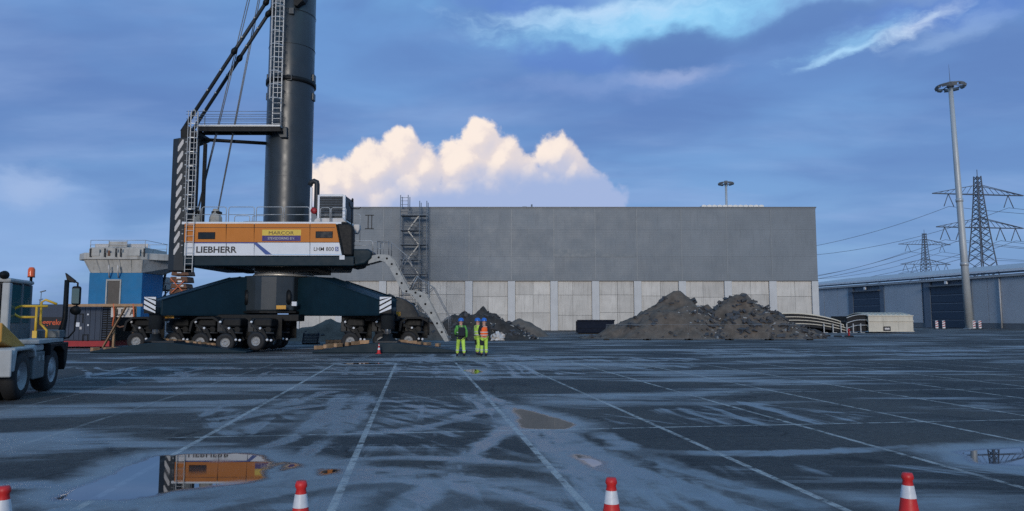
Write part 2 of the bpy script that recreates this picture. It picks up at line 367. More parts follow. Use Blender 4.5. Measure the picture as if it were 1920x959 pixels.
# ------------------------------------------------------------------ the yard
LAZ = math.atan2((780 - 960) / F_PX, 1.0)      # direction of the painted bays
LD = (math.sin(LAZ), math.cos(LAZ)); LP = (math.cos(LAZ), -math.sin(LAZ))
def axis(lo, hi, step, grow, lim_lo, lim_hi):
    a = list(np.arange(lo, hi, step)); x, st = a[-1], step
    while x < lim_hi: st *= grow; x += st; a.append(x)
    x, st = a[0], step
    while x > lim_lo: st *= grow; x -= st; a.insert(0, x)
    return np.array(a)
gx = axis(-14, 20, 0.13, 1.12, -2600, 2600)
gy = [3.0]
while gy[-1] < 70: gy.append(gy[-1] * 1.011)
st = 1.0
while gy[-1] < 4200: st *= 1.18; gy.append(gy[-1] + st)
gy = np.array([-400, -60, -12, -2, 1.5] + gy)
GX, GY = np.meshgrid(gx, gy)
PT = np.stack([GX.ravel(), GY.ravel()], 1)
def sdf(poly):                                  # signed distance, positive inside
    P = np.array(poly); d = np.full(len(PT), 1e9); ins = np.zeros(len(PT), bool)
    for i in range(len(P)):
        a, b = P[i], P[(i + 1) % len(P)]; e = b - a; wv = PT - a
        t = np.clip((wv @ e) / (e @ e), 0, 1); d = np.minimum(d, np.linalg.norm(wv - t[:, None] * e, axis=1))
        c = ((a[1] > PT[:, 1]) != (b[1] > PT[:, 1])) & (PT[:, 0] < (b[0] - a[0]) * (PT[:, 1] - a[1]) / (b[1] - a[1] + 1e-12) + a[0])
        ins ^= c
    return np.where(ins, d, -d)
def gpoly(pp): return [tuple(gp(u, v))[:2] for u, v in pp]
PUD = [[(90, 938), (185, 898), (278, 856), (345, 851), (440, 850), (496, 854), (512, 866), (500, 884), (506, 898), (470, 906), (420, 912), (330, 922), (290, 931), (220, 940)],
       [(590, 878), (640, 880), (640, 890), (600, 892)],
       [(524, 866), (560, 868), (572, 876), (530, 884)],
       [(963, 764), (1000, 772), (1088, 797), (1060, 806), (975, 804)],
       [(1070, 851), (1100, 854), (1134, 868), (1150, 890), (1110, 882)],
       [(1780, 848), (1850, 842), (1920, 838), (2050, 842), (2100, 876), (1920, 874), (1830, 870)],
       [(868, 694), (895, 692), (906, 698), (888, 703)],
       [(640, 681), (720, 680), (725, 683), (650, 684)]]
WET = [[(560, 735), (900, 735), (1000, 770), (1120, 800), (1240, 860), (1440, 959), (1300, 1000), (560, 990), (640, 900), (600, 860), (680, 800)],
       [(380, 765), (640, 730), (650, 790), (420, 815)],
       [(1130, 775), (1400, 758), (1660, 775), (1560, 796), (1300, 802), (1130, 800)],
       [(560, 664), (900, 664), (1300, 672), (1300, 690), (900, 712), (600, 700)],
       [(1150, 850), (1350, 848), (1560, 842), (2000, 828), (2200, 890), (1500, 886), (1250, 882)],
       [(80, 940), (280, 850), (700, 850), (700, 930), (300, 990), (60, 990)],
       [(140, 690), (560, 690), (560, 712), (140, 720)], [(1300, 655), (2000, 648), (2000, 668), (1300, 668)]]
pud = np.maximum.reduce([sdf(gpoly(p)) for p in PUD]); wet = np.maximum.reduce([sdf(gpoly(p)) for p in WET])
def track(p0, p1, p2, gauge=0.0):                # a tyre track: quadratic curve on the ground through three points
    a, m, b_ = [np.array(tuple(gp(*p))[:2]) for p in (p0, p1, p2)]; c = 2 * m - (a + b_) / 2
    tt_ = np.linspace(0, 1, 26)[:, None]; pl_ = (1 - tt_) ** 2 * a + 2 * tt_ * (1 - tt_) * c + tt_ ** 2 * b_
    if gauge: d = np.gradient(pl_, axis=0); d /= np.linalg.norm(d, axis=1)[:, None]; pl_ = pl_ + np.stack([-d[:, 1], d[:, 0]], 1) * gauge
    out = np.full(len(PT), 9.0); near = (PT[:, 1] < 40) & (PT[:, 1] > 2)
    Q = PT[near]; o_ = np.full(len(Q), 9.0)
    for k in range(25):
        e = pl_[k + 1] - pl_[k]; wv = Q - pl_[k]; t_ = np.clip((wv @ e) / (e @ e), 0, 1); o_ = np.minimum(o_, np.linalg.norm(wv - t_[:, None] * e, axis=1))
    out[near] = o_; return out
TRK = [((1060, 815), (1180, 878), (1440, 965), 0), ((1060, 815), (1180, 878), (1440, 965), .55), ((880, 740), (1010, 830), (1190, 965), 0), ((905, 735), (1060, 830), (1290, 965), 0),
       ((560, 905), (800, 905), (1120, 970), 0), ((640, 885), (860, 890), (1250, 970), 0), ((590, 880), (820, 868), (1060, 905), .3), ((640, 740), (600, 790), (470, 850), 0), ((690, 745), (640, 800), (560, 860), 0), ((120, 960), (420, 915), (760, 890), 0), ((260, 985), (520, 920), (860, 880), 0),
       ((900, 770), (800, 800), (640, 815), 0), ((400, 800), (560, 765), (760, 752), 0), ((420, 790), (520, 770), (640, 735), .3), ((1000, 770), (900, 840), (760, 960), 0), ((0, 905), (180, 925), (330, 965), 0), ((1150, 840), (1400, 850), (1700, 838), 0)]
trk = np.minimum.reduce([track(*q_) for q_ in TRK])
nx, ny = len(gx), len(gy)
me = bpy.data.meshes.new('ground'); vs = np.zeros((nx * ny, 3), np.float32); vs[:, :2] = PT
idx = np.arange(nx * ny).reshape(ny, nx)
fs = np.stack([idx[:-1, :-1], idx[:-1, 1:], idx[1:, 1:], idx[1:, :-1]], -1).reshape(-1, 4)
me.vertices.add(len(vs)); me.vertices.foreach_set('co', vs.ravel())
me.loops.add(fs.size); me.loops.foreach_set('vertex_index', fs.ravel().astype(np.int32))
me.polygons.add(len(fs)); me.polygons.foreach_set('loop_start', np.arange(0, fs.size, 4, dtype=np.int32))
me.update(calc_edges=True)
for nm, dat in (('puddle', pud), ('wet', wet), ('track', trk)):
    at_ = me.attributes.new(nm, 'FLOAT', 'POINT'); at_.data.foreach_set('value', np.clip(dat, -3, 3).astype(np.float32))
ground = bpy.data.objects.new('ground', me); COL.objects.link(ground); ground['kind'] = 'structure'
gm = bpy.data.materials.new('wet asphalt'); gm.use_nodes = True; t = NT(gm.node_tree); b = t.n['Principled BSDF']
pos = t.node('ShaderNodeNewGeometry').outputs['Position']
def attr(n): a = t.node('ShaderNodeAttribute'); a.attribute_name = n; return a.outputs['Fac']
ca = t.vmath('DOT_PRODUCT', pos, (LP[0], LP[1], 0)); cb = t.vmath('DOT_PRODUCT', pos, (LD[0], LD[1], 0))
lane = t.comb(ca, cb)
sl = t.noise(t.vmath('MULTIPLY', pos, (0.16, 0.5, 0)), 0.6, 7, 0.60, 0.8)             # broad damp areas drawn out across the slope
sm_ = t.noise(pos, 1.3, 7, 0.68, 0.5)
bend = t.vmath('SCALE', t.vmath('SUBTRACT', t.noise(pos, 0.22, 2, col=True), (0.5, 0.5, 0.5)), scale=0.9)
lane2 = t.vmath('ADD', lane, bend)
swl = t.noise(t.vmath('MULTIPLY', lane2, (1.9, 0.10, 0)), 1.0, 6, 0.56, 0.15)         # tyre-drawn streaks along the bays
vr_ = t.node('ShaderNodeVectorRotate', rotation_type='Z_AXIS'); t.put(vr_.inputs['Vector'], lane2); vr_.inputs['Angle'].default_value = R(-27)
swd = t.noise(t.vmath('MULTIPLY', vr_.outputs[0], (2.0, 0.13, 0)), 1.0, 6, 0.56, 0.15)  # turning tracks
swx = t.noise(t.vmath('ADD', t.vmath('MULTIPLY', pos, (0.13, 0.62, 0)), (3.1, 8.2, 0)), 1.0, 8, 0.62, 0.7)   # wind-drawn streaks across
edge = t.math('MULTIPLY', t.math('SUBTRACT', sm_, 0.5), 0.9)
pmask = t.ramp(t.math('ADD', attr('puddle'), t.math('MULTIPLY', edge, 0.42)), -0.07, 0.08)
stk = t.math('MAXIMUM', t.math('MULTIPLY', t.math('SUBTRACT', swl, 0.5), 3.2), t.math('MULTIPLY', t.math('SUBTRACT', swd, 0.5), 3.2))
wfld = t.math('ADD', t.math('MINIMUM', t.math('MULTIPLY', attr('wet'), 1.0), 0.06), t.math('ADD', stk, t.math('MULTIPLY', t.math('SUBTRACT', swx, 0.5), 3.0)))
wmask = t.ramp(wfld, 0.10, 0.58)
gen = t.ramp(t.math('ADD', t.math('MULTIPLY', sl, 0.5), t.math('MULTIPLY', swx, 0.5)), 0.50, 0.59)
damp = t.math('MAXIMUM', wmask, t.math('MULTIPLY', gen, 0.85))
damp = t.math('MULTIPLY', damp, t.ramp(sm_, 0.32, 0.54, 0.70, 1.0))
tk = t.math('ADD', attr('track'), t.math('ADD', t.math('MULTIPLY', edge, 0.55), t.math('MULTIPLY', t.math('SUBTRACT', swx, 0.5), 0.5)))
tkm = t.math('MULTIPLY', t.ramp(tk, 0.03, 0.19, 1.0, 0.0), t.ramp(t.noise(pos, 0.7, 4), 0.38, 0.55, 0.25, 1.0))
damp = t.math('MULTIPLY', damp, t.math('SUBTRACT', 1.0, t.math('MULTIPLY', t.math('MULTIPLY', t.ramp(tk, 0.18, 0.32), t.ramp(tk, 0.40, 0.75, 1.0, 0.0)), 0.75)))
damp = t.math('MAXIMUM', damp, tkm)
damp = t.math('MAXIMUM', damp, t.math('MULTIPLY', t.ramp(t.math('ADD', attr('puddle'), edge), -0.60, -0.05), 0.9))
agg = t.noise(pos, 95, 3, 0.7); agg2 = t.noise(pos, 28, 4, 0.6)
dry = t.mix(t.ramp(t.noise(pos, 0.22, 5, 0.6), 0.35, 0.65), (0.044, 0.045, 0.047), (0.076, 0.072, 0.068))
dry = t.mix(t.math('MULTIPLY', t.ramp(agg, 0.52, 0.72), 0.6), dry, (0.19, 0.185, 0.18))
dry = t.mix(1.0, dry, t.ramp(t.noise(pos, 9, 5, 0.7), 0.3, 0.7, 0.72, 1.28, False), 'MULTIPLY')
dry = t.mix(t.math('MULTIPLY', t.ramp(t.noise(t.vmath('ADD', pos, (31, 4, 0)), 0.45, 6, 0.6), 0.55, 0.72), 0.5), dry, (0.085, 0.075, 0.066))
# tar seams and hairline cracks
vo = t.node('ShaderNodeTexVoronoi', feature='DISTANCE_TO_EDGE'); t.put(vo.inputs['Vector'], t.vmath('ADD', pos, t.vmath('SCALE', t.noise(pos, 0.8, 4, col=True), scale=1.3))); vo.inputs['Scale'].default_value = 0.16
dry = t.mix(t.math('MULTIPLY', t.ramp(vo.outputs[0], 0.0, 0.006, 1, 0), 0.6), dry, (0.012, 0.012, 0.013))
oil = t.ramp(t.noise(t.vmath('ADD', pos, (11, 3, 0)), 0.9, 5, 0.55), 0.62, 0.70)
dry = t.mix(t.math('MULTIPLY', oil, 0.55), dry, (0.016, 0.017, 0.018))
dry = t.mix(t.math('MULTIPLY', t.ramp(swd, 0.60, 0.70), 0.5), dry, (0.020, 0.021, 0.023))
grit = t.math('MULTIPLY', t.ramp(t.noise(pos, 38, 2, 0.5), 0.69, 0.73), t.ramp(sm_, 0.45, 0.6))
dry = t.mix(t.math('MULTIPLY', grit, 0.7), dry, (0.22, 0.21, 0.19))
# painted bays: worn white lines
def dist_line(c, off, sp):
    k = t.math('DIVIDE', t.math('SUBTRACT', c, off), sp); return t.math('MULTIPLY', t.math('ABSOLUTE', t.math('SUBTRACT', k, t.math('ROUND', k))), sp)
la = t.ramp(dist_line(ca, -0.72, 2.27), 0.034, 0.046, 1, 0)
la = t.math('MULTIPLY', la, t.ramp(cb, 27.6, 27.8, 1, 0))
la = t.math('MULTIPLY', la, t.ramp(ca, -3.4, -3.2, 0.35, 1.0))
lc = None
for off in (10.9, 15.7, 27.7, 2.0):
    d = t.math('ABSOLUTE', t.math('SUBTRACT', cb, off)); x = t.ramp(d, 0.032, 0.040, 1, 0); lc = x if lc is None else t.math('MAXIMUM', lc, x)
lc = t.math('MULTIPLY', lc, 0.9)
lc = t.math('MULTIPLY', lc, t.ramp(ca, -3.6, -3.4, 0.0, 1.0))
wear = t.math('MULTIPLY', t.ramp(t.noise(pos, 5.5, 6, 0.7), 0.36, 0.56), t.ramp(t.noise(pos, 0.9, 4), 0.32, 0.56, 0.40, 1.0))
line = t.math('MULTIPLY', t.math('MAXIMUM', la, lc), wear)
col = dry
col = t.mix(t.math('MULTIPLY', damp, 0.9), col, t.mix(1.0, col, (0.42, 0.44, 0.50), 'MULTIPLY'))
col = t.mix(t.math('MULTIPLY', pmask, 0.8), col, t.mix(1.0, col, (0.35, 0.35, 0.36), 'MULTIPLY'))
col = t.mix(t.math('MULTIPLY', t.math('MULTIPLY', line, t.math('SUBTRACT', 1.0, t.math('MULTIPLY', pmask, 0.8))), 0.85), col, (0.46, 0.46, 0.44))
t.put(b.inputs['Base Color'], col)
damp = t.math('MULTIPLY', damp, t.math('SUBTRACT', 1.0, t.math('MULTIPLY', line, 0.85)))
rg = t.mixf(damp, t.ramp(agg2, 0.3, 0.7, 0.72, 0.9), t.mixf(tkm, t.ramp(stk, 0.0, 0.42, 0.52, 0.38), 0.34))
rg = t.mixf(pmask, rg, t.ramp(t.noise(pos, 0.9, 3), 0.45, 0.65, 0.012, 0.045))
t.put(b.inputs['Roughness'], rg)
t.put(b.inputs['Specular IOR Level'], t.mixf(t.math('MAXIMUM', damp, pmask), 0.03, 1.0)); b.inputs['IOR'].default_value = 2.6
hgt_ = t.math('ADD', t.math('MULTIPLY', agg, 0.6), t.math('MULTIPLY', agg2, 0.8))
bs = t.mixf(damp, 0.8, 0.3); bs = t.math('MULTIPLY', bs, t.math('SUBTRACT', 1.0, pmask))
t.put(b.inputs['Normal'], t.bump(hgt_, bs, 0.012))
me.materials.append(gm)

# ------------------------------------------------------------------ concrete-plinth hall
def hall_mat(name, col, corr, rough=0.55):
    m = mat(name, col, rough, var=0.10, scale=0.25, streak=0.30, rnd=0.05); t = NT(m.node_tree); b = t.n['Principled BSDF']
    pos = t.node('ShaderNodeNewGeometry').outputs['Position']
    wv = t.node('ShaderNodeTexWave', wave_type='BANDS', bands_direction='Z'); t.put(wv.inputs[0], pos); wv.inputs['Scale'].default_value = corr
    t.put(b.inputs['Normal'], t.bump(wv.outputs[1], 0.16, 0.03)); return m
M['clad'] = hall_mat('grey sheet cladding', (0.165, 0.188, 0.208), 1.3)
M['conc'] = mat('precast concrete', (0.55, 0.52, 0.47), 0.85, var=0.14, scale=0.6, streak=0.55, dirt=(0.26, 0.24, 0.21), bump=0.1, bscale=9, rnd=0.12)
M['concol'] = mat('concrete column', (0.54, 0.54, 0.53), 0.8, var=0.07, scale=0.9, streak=0.2, bump=0.08, bscale=9)
M['trimg'] = mat('dark flashing', (0.13, 0.14, 0.15), 0.5)
M['roofw'] = mat('roof light strip', (0.75, 0.73, 0.68), 0.4, var=0.08)
HY = 100.0
cols_u = [1530, 1450, 1366, 1280, 1196, 1117, 1039, 959, 879, 798, 717, 636, 555]
cx = [PX(u, 575, HY) for u in cols_u]; zc, zt = PZ(526, HY), PZ(391, HY)
hx1 = PX(1537, 615, HY); hx0 = cx[-1] - 0.4
hall = thing('hall', ((hx0 + hx1) / 2, HY + 15, 0), 'long grey clad hall on a concrete panel plinth with columns', 'building')
obj('wall_core', MB().box(hx0, hx1, HY + 0.35, HY + 30, 0, zt - 0.15), 'clad', hall)
obj('roof', MB().box(hx0 - 0.05, hx1 + 0.05, HY - 0.02, HY + 30.1, zt - 0.14, zt + 0.06), 'clad', hall)
obj('coping', MB().box(hx0 - 0.12, hx1 + 0.12, HY - 0.12, HY + 0.1, zt + 0.065, zt + 0.2), 'trimg', hall)
obj('flashing', MB().box(hx0 - 0.02, hx1 + 0.02, HY - 0.12, HY + 0.3, zc - 0.12, zc), 'trimg', hall)
edges_ = [hx1] + [c for c in cx[1:]]
rows = [zc + 0.003, zc + (zt - zc) * 0.33, zc + (zt - zc) * 0.70, zt - 0.15]
for i in range(len(edges_) - 1):
    for j in range(3):
        pr = random.uniform(0, 0.012)
        obj('wall_panel', MB().box(edges_[i + 1] + 0.007, edges_[i] - 0.007, HY - 0.03 - pr, HY + 0.34, rows[j] + 0.004, rows[j + 1] - 0.004), 'clad', hall)
for i, c in enumerate(cx):
    obj('column', MB().box(c - 0.52, c + 0.52 if i else hx1 - 0.01, HY - 0.16, HY + 0.30, 0, zc - 0.13), 'concol', hall, bevel=0.03)
for i in range(len(cx) - 1):
    a, b_ = cx[i + 1] + 0.55, cx[i] - 0.55; mid = a + (b_ - a) * random.uniform(0.42, 0.58)
    zr = [0.02, zc * random.uniform(0.30, 0.36), zc * random.uniform(0.66, 0.72), zc - 0.14]
    for j in range(3):
        for (p0, p1) in ((a, mid), (mid, b_)):
            y = HY + 0.05 + random.uniform(0, 0.05)
            obj('concrete_panel', MB().box(p0 + 0.018, p1 - 0.018, y, HY + 0.34, zr[j] + 0.018, zr[j + 1] - 0.018), 'conc', hall)
M['seam'] = mat('pale seam strip', (0.205, 0.228, 0.245), 0.5, var=0.15, scale=0.8)
for i in range(1, len(edges_) - 1): obj('seam_strip', MB().box(edges_[i] - .05, edges_[i] + .05, HY - .075, HY - .046, zc + .01, zt - .16), 'seam', hall)
M['patch'] = mat('replaced sheet', (0.140, 0.165, 0.185), 0.5, var=0.08, scale=0.8)
obj('patch_sheet', MB().pbox(1040, 1115, 467, 482, HY - .07, HY - .045), 'patch', hall); obj('patch_sheet', MB().pbox(1119, 1194, 476, 482, HY - .07, HY - .045), 'patch', hall)
# roof furniture
r = thing('roof_light', (PX(1355, 388, HY + 6), HY + 6, zt), 'long white ribbed roof light on top of the hall', 'roof light')
for k in range(12):
    x0 = PX(1300, 388, HY + 5) + k * (PX(1412, 388, HY + 5) - PX(1300, 388, HY + 5)) / 12; wd = (PX(1412, 388, HY + 5) - PX(1300, 388, HY + 5)) / 12
    obj('dome', MB().prism([(x0 + 0.03, zt), (x0 + wd - 0.03, zt), (x0 + wd - 0.03, zt + 0.48), (x0 + wd * 0.5, zt + 0.60), (x0 + 0.03, zt + 0.48)], HY + .4, HY + 4), 'roofw', r)
obj('end_cap', MB().tube([(PX(1288, 388, HY + 5) + 0.1, HY + 4.7, zt + 0.05), (PX(1299, 388, HY + 5), HY + 4.7, zt + 0.05)], [0.5, 0.78], 12), 'clad', r)
r = thing('roof_vent', (PX(990, 388, HY + 4), HY + 4, zt), 'pair of small grey roof vents on the hall parapet', 'vent')
obj('fan_box', MB().box(PX(979, 388, HY + 4), PX(988, 388, HY + 4), HY + 3.6, HY + 4.4, zt, zt + 0.85), 'galvd', r, bevel=0.06)
obj('pipe', MB().tube([(PX(997, 388, HY + 4), HY + 4, zt), (PX(997, 388, HY + 4), HY + 4, zt + 1.2)], 0.12, 8).box(PX(993, 388, HY + 4), PX(1001, 388, HY + 4), HY + 3.7, HY + 4.3, zt, zt + 0.8), 'galvd', r)

# ------------------------------------------------------------------ long low warehouse on the right
WB = Vector((PX(1920, 617, 113), 113.0, 0)); wd_ = Vector((-0.163, 0.9866, 0)).normalized(); wn = Vector((-wd_.y, wd_.x, 0))  # along (away), normal towards the yard
def wp(s_, off, z): p = WB + wd_ * s_ + wn * off; return Vector((p.x, p.y, z))
def ws(u):                                       # wall distance s seen at column u
    k = (u - 960) / F_PX / math.cos(TH) * 0.9965; return (k * WB.y - WB.x) / (wd_.x - k * wd_.y)
def wz(v, s_): return PZ(v, (WB + wd_ * s_).y)
def wbox(mb, s0, s1, o0, o1, z0, z1):
    ps = [wp(s0, o0, 0), wp(s1, o0, 0), wp(s1, o1, 0), wp(s0, o1, 0)]; return mb.vprism([(p.x, p.y) for p in ps], z0, z1)
M['whclad'] = mat('pale blue grey cladding', (0.40, 0.42, 0.44), 0.5, var=0.08, scale=0.3, streak=0.18, rnd=0.05)
M['whdark'] = mat('slate blue surround', (0.11, 0.14, 0.18), 0.5, var=0.08)
M['whdoor'] = mat('navy door', (0.018, 0.035, 0.062), 0.42, var=0.15)
M['whroof'] = mat('pale roof sheet', (0.42, 0.42, 0.42), 0.5, var=0.08, scale=0.4, streak=0.2)
EZ = wz(510, 0) ; S0, S1 = -55.0, 75.0
wh = thing('warehouse', wp(10, -15, 0), 'long low blue grey warehouse with pale roof and two dark doors', 'building')
obj('wall_core', wbox(MB(), S0, S1, -0.1, -40, 0.0, EZ - 0.3), 'whdark', wh)
mb = MB(); a, b_, c, d = wp(S0 - .5, 0.9, EZ + 0.35), wp(S1 + .5, 0.9, EZ + 0.35), wp(S1 + .5, -22, EZ + 3.2), wp(S0 - .5, -22, EZ + 3.2); up = Vector((0, 0, 0.12))
mb.add([a, b_, c, d, a + up, b_ + up, c + up, d + up], [(0, 1, 2, 3), (7, 6, 5, 4), (0, 4, 5, 1), (1, 5, 6, 2), (2, 6, 7, 3), (3, 7, 4, 0)]); rf = obj('roof', mb, 'whroof', wh)
obj('roof_edge', wbox(MB(), S0 - .5, S1 + .5, 0.9, 1.05, EZ + 0.22, EZ + 0.55), 'white', rf)
obj('gutter', wbox(MB(), S0, S1, 0.12, 0.62, EZ - 0.62, EZ - 0.22), 'whroof', wh)
obj('soffit', wbox(MB(), S0, S1, 0.01, 0.85, EZ - 0.05, EZ + 0.2), 'whdark', wh)
d1 = (ws(1600), ws(1650)); d2 = (ws(1745), ws(1812))
segs = [(S0, -38), (-37.97, -22), (-21.97, -6.0), (-5.97, ws(1874)), (ws(1874) + .03, ws(1852)), (ws(1852) + .03, d2[1] - 0.5)]
segs += [(ws(1728), ws(1653)), (ws(1592), ws(1570)), (ws(1570) + .04, ws(1545)), (ws(1545) + .04, S1)]
for s0, s1 in segs: obj('wall_panel', wbox(MB(), min(s0, s1) + 0.02, max(s0, s1) - 0.02, -0.09, 0.10 + random.uniform(0, .02), 0.9, EZ - 0.63), 'whclad', wh)
obj('plinth', wbox(MB(), S0, S1, -0.09, 0.06, 0.0, 0.88), 'trimg', wh)
def wh_door(d, vt, n, lab):
    s0, s1 = min(d), max(d); zt_ = wz(vt, (s0 + s1) / 2)
    dr = obj('door', wbox(MB(), s0, s1, -0.08, 0.075, 0.02, zt_), 'whdoor', wh); dr['label'] = lab
    for k in range(n):
        obj('door_slat', wbox(MB(), s0 + .1, s1 - .1, 0.08, 0.16, zt_ * k / n + .10, zt_ * (k + 1) / n - .03), 'whdoor', dr)
        obj('slat_rail', wbox(MB(), s0 + .15, s1 - .15, 0.165, 0.19, zt_ * (k + 1) / n - .16, zt_ * (k + 1) / n - .05), 'whdark', dr)
    obj('door_jamb', wbox(MB(), s0 - 1.3, s0 - 0.02, -0.08, 0.25, 0.01, EZ - 0.64), 'whdark', wh)
    obj('door_jamb', wbox(MB(), s1 + 0.02, s1 + 1.6, -0.08, 0.25, 0.01, EZ - 0.64), 'whdark', wh)
    obj('door_hood', wbox(MB(), s0 - .3, s1 + .3, 0.255, 0.9, zt_ + .02, zt_ + .2), 'trimg', wh)
    obj('door_lamp', wbox(MB(), (s0 + s1) / 2 - .3, (s0 + s1) / 2 + .3, 0.26, 0.55, zt_ + .35, zt_ + .95), 'white', wh, bevel=.08)
wh_door(d1, 547, 5, 'smaller slatted door at the far end')
wh_door(d2, 537, 5, 'large dark sectional door')
obj('downpipe', MB().tube([wp(ws(1876), 0.25, 0.1), wp(ws(1876), 0.25, EZ - 0.6)], 0.11, 8), 'whroof', wh)
# ------------------------------------------------------------------ floodlight masts
def floodmast(u, vb, vt, Y, lab, r0, r1, ringr, spike=True):
    x = PX(u, vb, Y); z1 = PZ(vt, Y)
    o = thing('floodlight_mast', (x, Y, 0), lab, 'lamp mast', 'floodlight masts')
    obj('pole', MB().tube([(x, Y, 0.0), (x, Y, z1 * 0.34), (x, Y, z1 * 0.67), (x, Y, z1)], [r0, r0 * .66 + r1 * .34, r0 * .34 + r1 * .66, r1], 20), 'mastg', o)
    obj('base_flange', MB().lathe([(0, 0.0), (r0 * 1.5, 0.0), (r0 * 1.5, 0.12), (r0, 0.14)], (x, Y, 0.005)), 'galv', o)
    for zz in (0.26, 0.52): obj('pole_collar', MB().lathe([(r0 * (1 - zz) + r1 * zz, -.3), (r0 * (1 - zz) + r1 * zz + .09, -.25), (r0 * (1 - zz) + r1 * zz + .09, .25), (r0 * (1 - zz) + r1 * zz, .3)], (x, Y, z1 * zz)), 'galv', o)
    mb = MB(); n = 20
    ring = [(x + ringr * math.cos(2 * math.pi * k / n), Y + ringr * math.sin(2 * math.pi * k / n), z1 - 0.1) for k in range(n + 1)]
    mb.tube(ring, 0.12, 6, False)
    for k in range(0, n, 5): mb.bar((x, Y, z1 + .15), ring[k], 0.12)
    mb.lathe([(0, .5), (r1 * 1.6, .5), (r1 * 1.6, -.4), (0, -.4)], (x, Y, z1)); obj('head_ring', mb, 'trimg', o)
    for k in range(10):
        a = 2 * math.pi * k / 10; p = Vector((x + ringr * math.cos(a), Y + ringr * math.sin(a), z1 - 0.25))
        f = MB().box(-.42, .42, -.2, .2, -.28, .1); f.xf(Matrix.Translation(p) @ Matrix.Rotation(a - R(90), 4, 'Z') @ Matrix.Rotation(R(-20), 4, 'X')); obj('floodlight', f, 'trimg', o)
    if spike: obj('lightning_rod', MB().tube([(x, Y, z1 + .4), (x, Y, z1 + 3.6)], [.05, .02], 6), 'trimg', o)
    return o
fm_ = floodmast(1818, 617, 160, 116, 'tall pale tapering floodlight mast beside the large warehouse door', 0.62, 0.34, 2.1)
fm_.rotation_euler = (0, R(-1.3), 0)
floodmast(1368, 600, 343, 190, 'distant floodlight mast whose head rises above the hall roof', 0.5, 0.28, 1.9, False)
# ------------------------------------------------------------------ pylons and cables
def pylon(u, vtop, Y, sc_, lab, rot):
    x = PX(u, 598, Y); zt_ = PZ(vtop, Y); H = zt_
    o = thing('power_pylon', (x, Y, 0), lab, 'pylon', 'power pylons'); mb = MB()
    def wdt(z): return 0.9 * sc_ + (1 - z / H) ** 1.35 * 5.2 * sc_
    lv = [0]
    while lv[-1] < H - 2.0: lv.append(min(H, lv[-1] + max(1.9, wdt(lv[-1]) * 1.05)))
    cr, sr = math.cos(rot), math.sin(rot)
    def pp(a, b, z): return (x + a * cr - b * sr, Y + a * sr + b * cr, z)
    th = 0.34 * sc_
    for z0, z1 in zip(lv[:-1], lv[1:]):
        w0, w1 = wdt(z0), wdt(z1)
        c0 = [(w0, w0), (w0, -w0), (-w0, -w0), (-w0, w0)]; c1 = [(w1, w1), (w1, -w1), (-w1, -w1), (-w1, w1)]
        for k in range(4):
            mb.bar(pp(*c0[k], z0), pp(*c1[k], z1), th)
            mb.bar(pp(*c0[k], z0), pp(*c1[(k + 1) % 4], z1), th * .55); mb.bar(pp(*c0[(k + 1) % 4], z0), pp(*c1[k], z1), th * .55)
    mb.bar(pp(0, 0, H - 1), pp(0, 0, H + 2.0 * sc_), th * .6); obj('tower', mb, 'pylon', o)
    att = []
    for (zf, hw, ins) in ((0.86, 21.5, ((16.5,), )), (0.635, 20.5, ((11.0,), (19.5,)))):
        za = H * zf; mb = MB(); hw *= sc_
        for s_ in (-1, 1):
            for b_ in (-.8 * sc_, .8 * sc_):
                mb.bar(pp(0, b_, za), pp(s_ * hw, b_ * .3, za), th * .9); mb.bar(pp(0, b_, za + 4.2 * sc_), pp(s_ * hw, b_ * .3, za + .1), th * .7)
            for k in range(1, 8):
                a_ = hw * k / 8; h_ = 4.2 * sc_ * (1 - k / 8); mb.bar(pp(s_ * a_, .3, za), pp(s_ * (a_ - hw / 8), .3, za + h_ + 4.2 * sc_ / 8), th * .45)
        obj('cross_arm', mb, 'pylon', o)
        for (ia,) in ins:
            for s_ in (-1, 1):
                c_ = s_ * ia * sc_ * .86; mb = MB(); dz = 5.4 * sc_
                mb.tube([pp(c_, 0, za), pp(c_ - 2.3 * sc_, 0, za - dz)], th * .55, 6).tube([pp(c_, 0, za), pp(c_ + 2.3 * sc_, 0, za - dz)], th * .55, 6)
                obj('insulator', mb, 'pylon', o); att.append(pp(c_, 0, za - dz))
    return o, att
p1, a1 = pylon(1848, 327, 300, 1.0, 'nearer lattice power pylon rising above the warehouse roof', R(8))
p2, a2 = pylon(1741, 436, 520, 0.98, 'farther lattice power pylon just above the warehouse roof', R(8))
def cable(p, q, sag, r_):
    p, q = Vector(p), Vector(q); n = 26
    return MB().tube([p.lerp(q, k / n) - Vector((0, 0, sag * 4 * (k / n) * (1 - k / n))) for k in range(n + 1)], r_, 5)
k = 0
for att, Yq, rr, far in ((a1, 300, .085, a2), (a2, 520, .11, None)):
    for (ax, ay, az_) in att:
        for tgt, sg in (((ax - 165, ay + 75, az_ - 2), 17), ((ax + 190, ay - 90, az_ + 3), 12)):
            c_ = obj('power_cable', cable((ax, ay, az_), tgt, sg, rr), 'wire'); c_.name = 'power_cable'
            tag(c_, ('power cable strung from the nearer pylon ' if att is a1 else 'power cable strung from the farther pylon ') + ('towards the hall' if tgt[0] < ax else 'out to the right'), 'cable', ('cables of the nearer pylon' if att is a1 else 'cables of the farther pylon') + (' towards the hall' if tgt[0] < ax else ' to the right'))
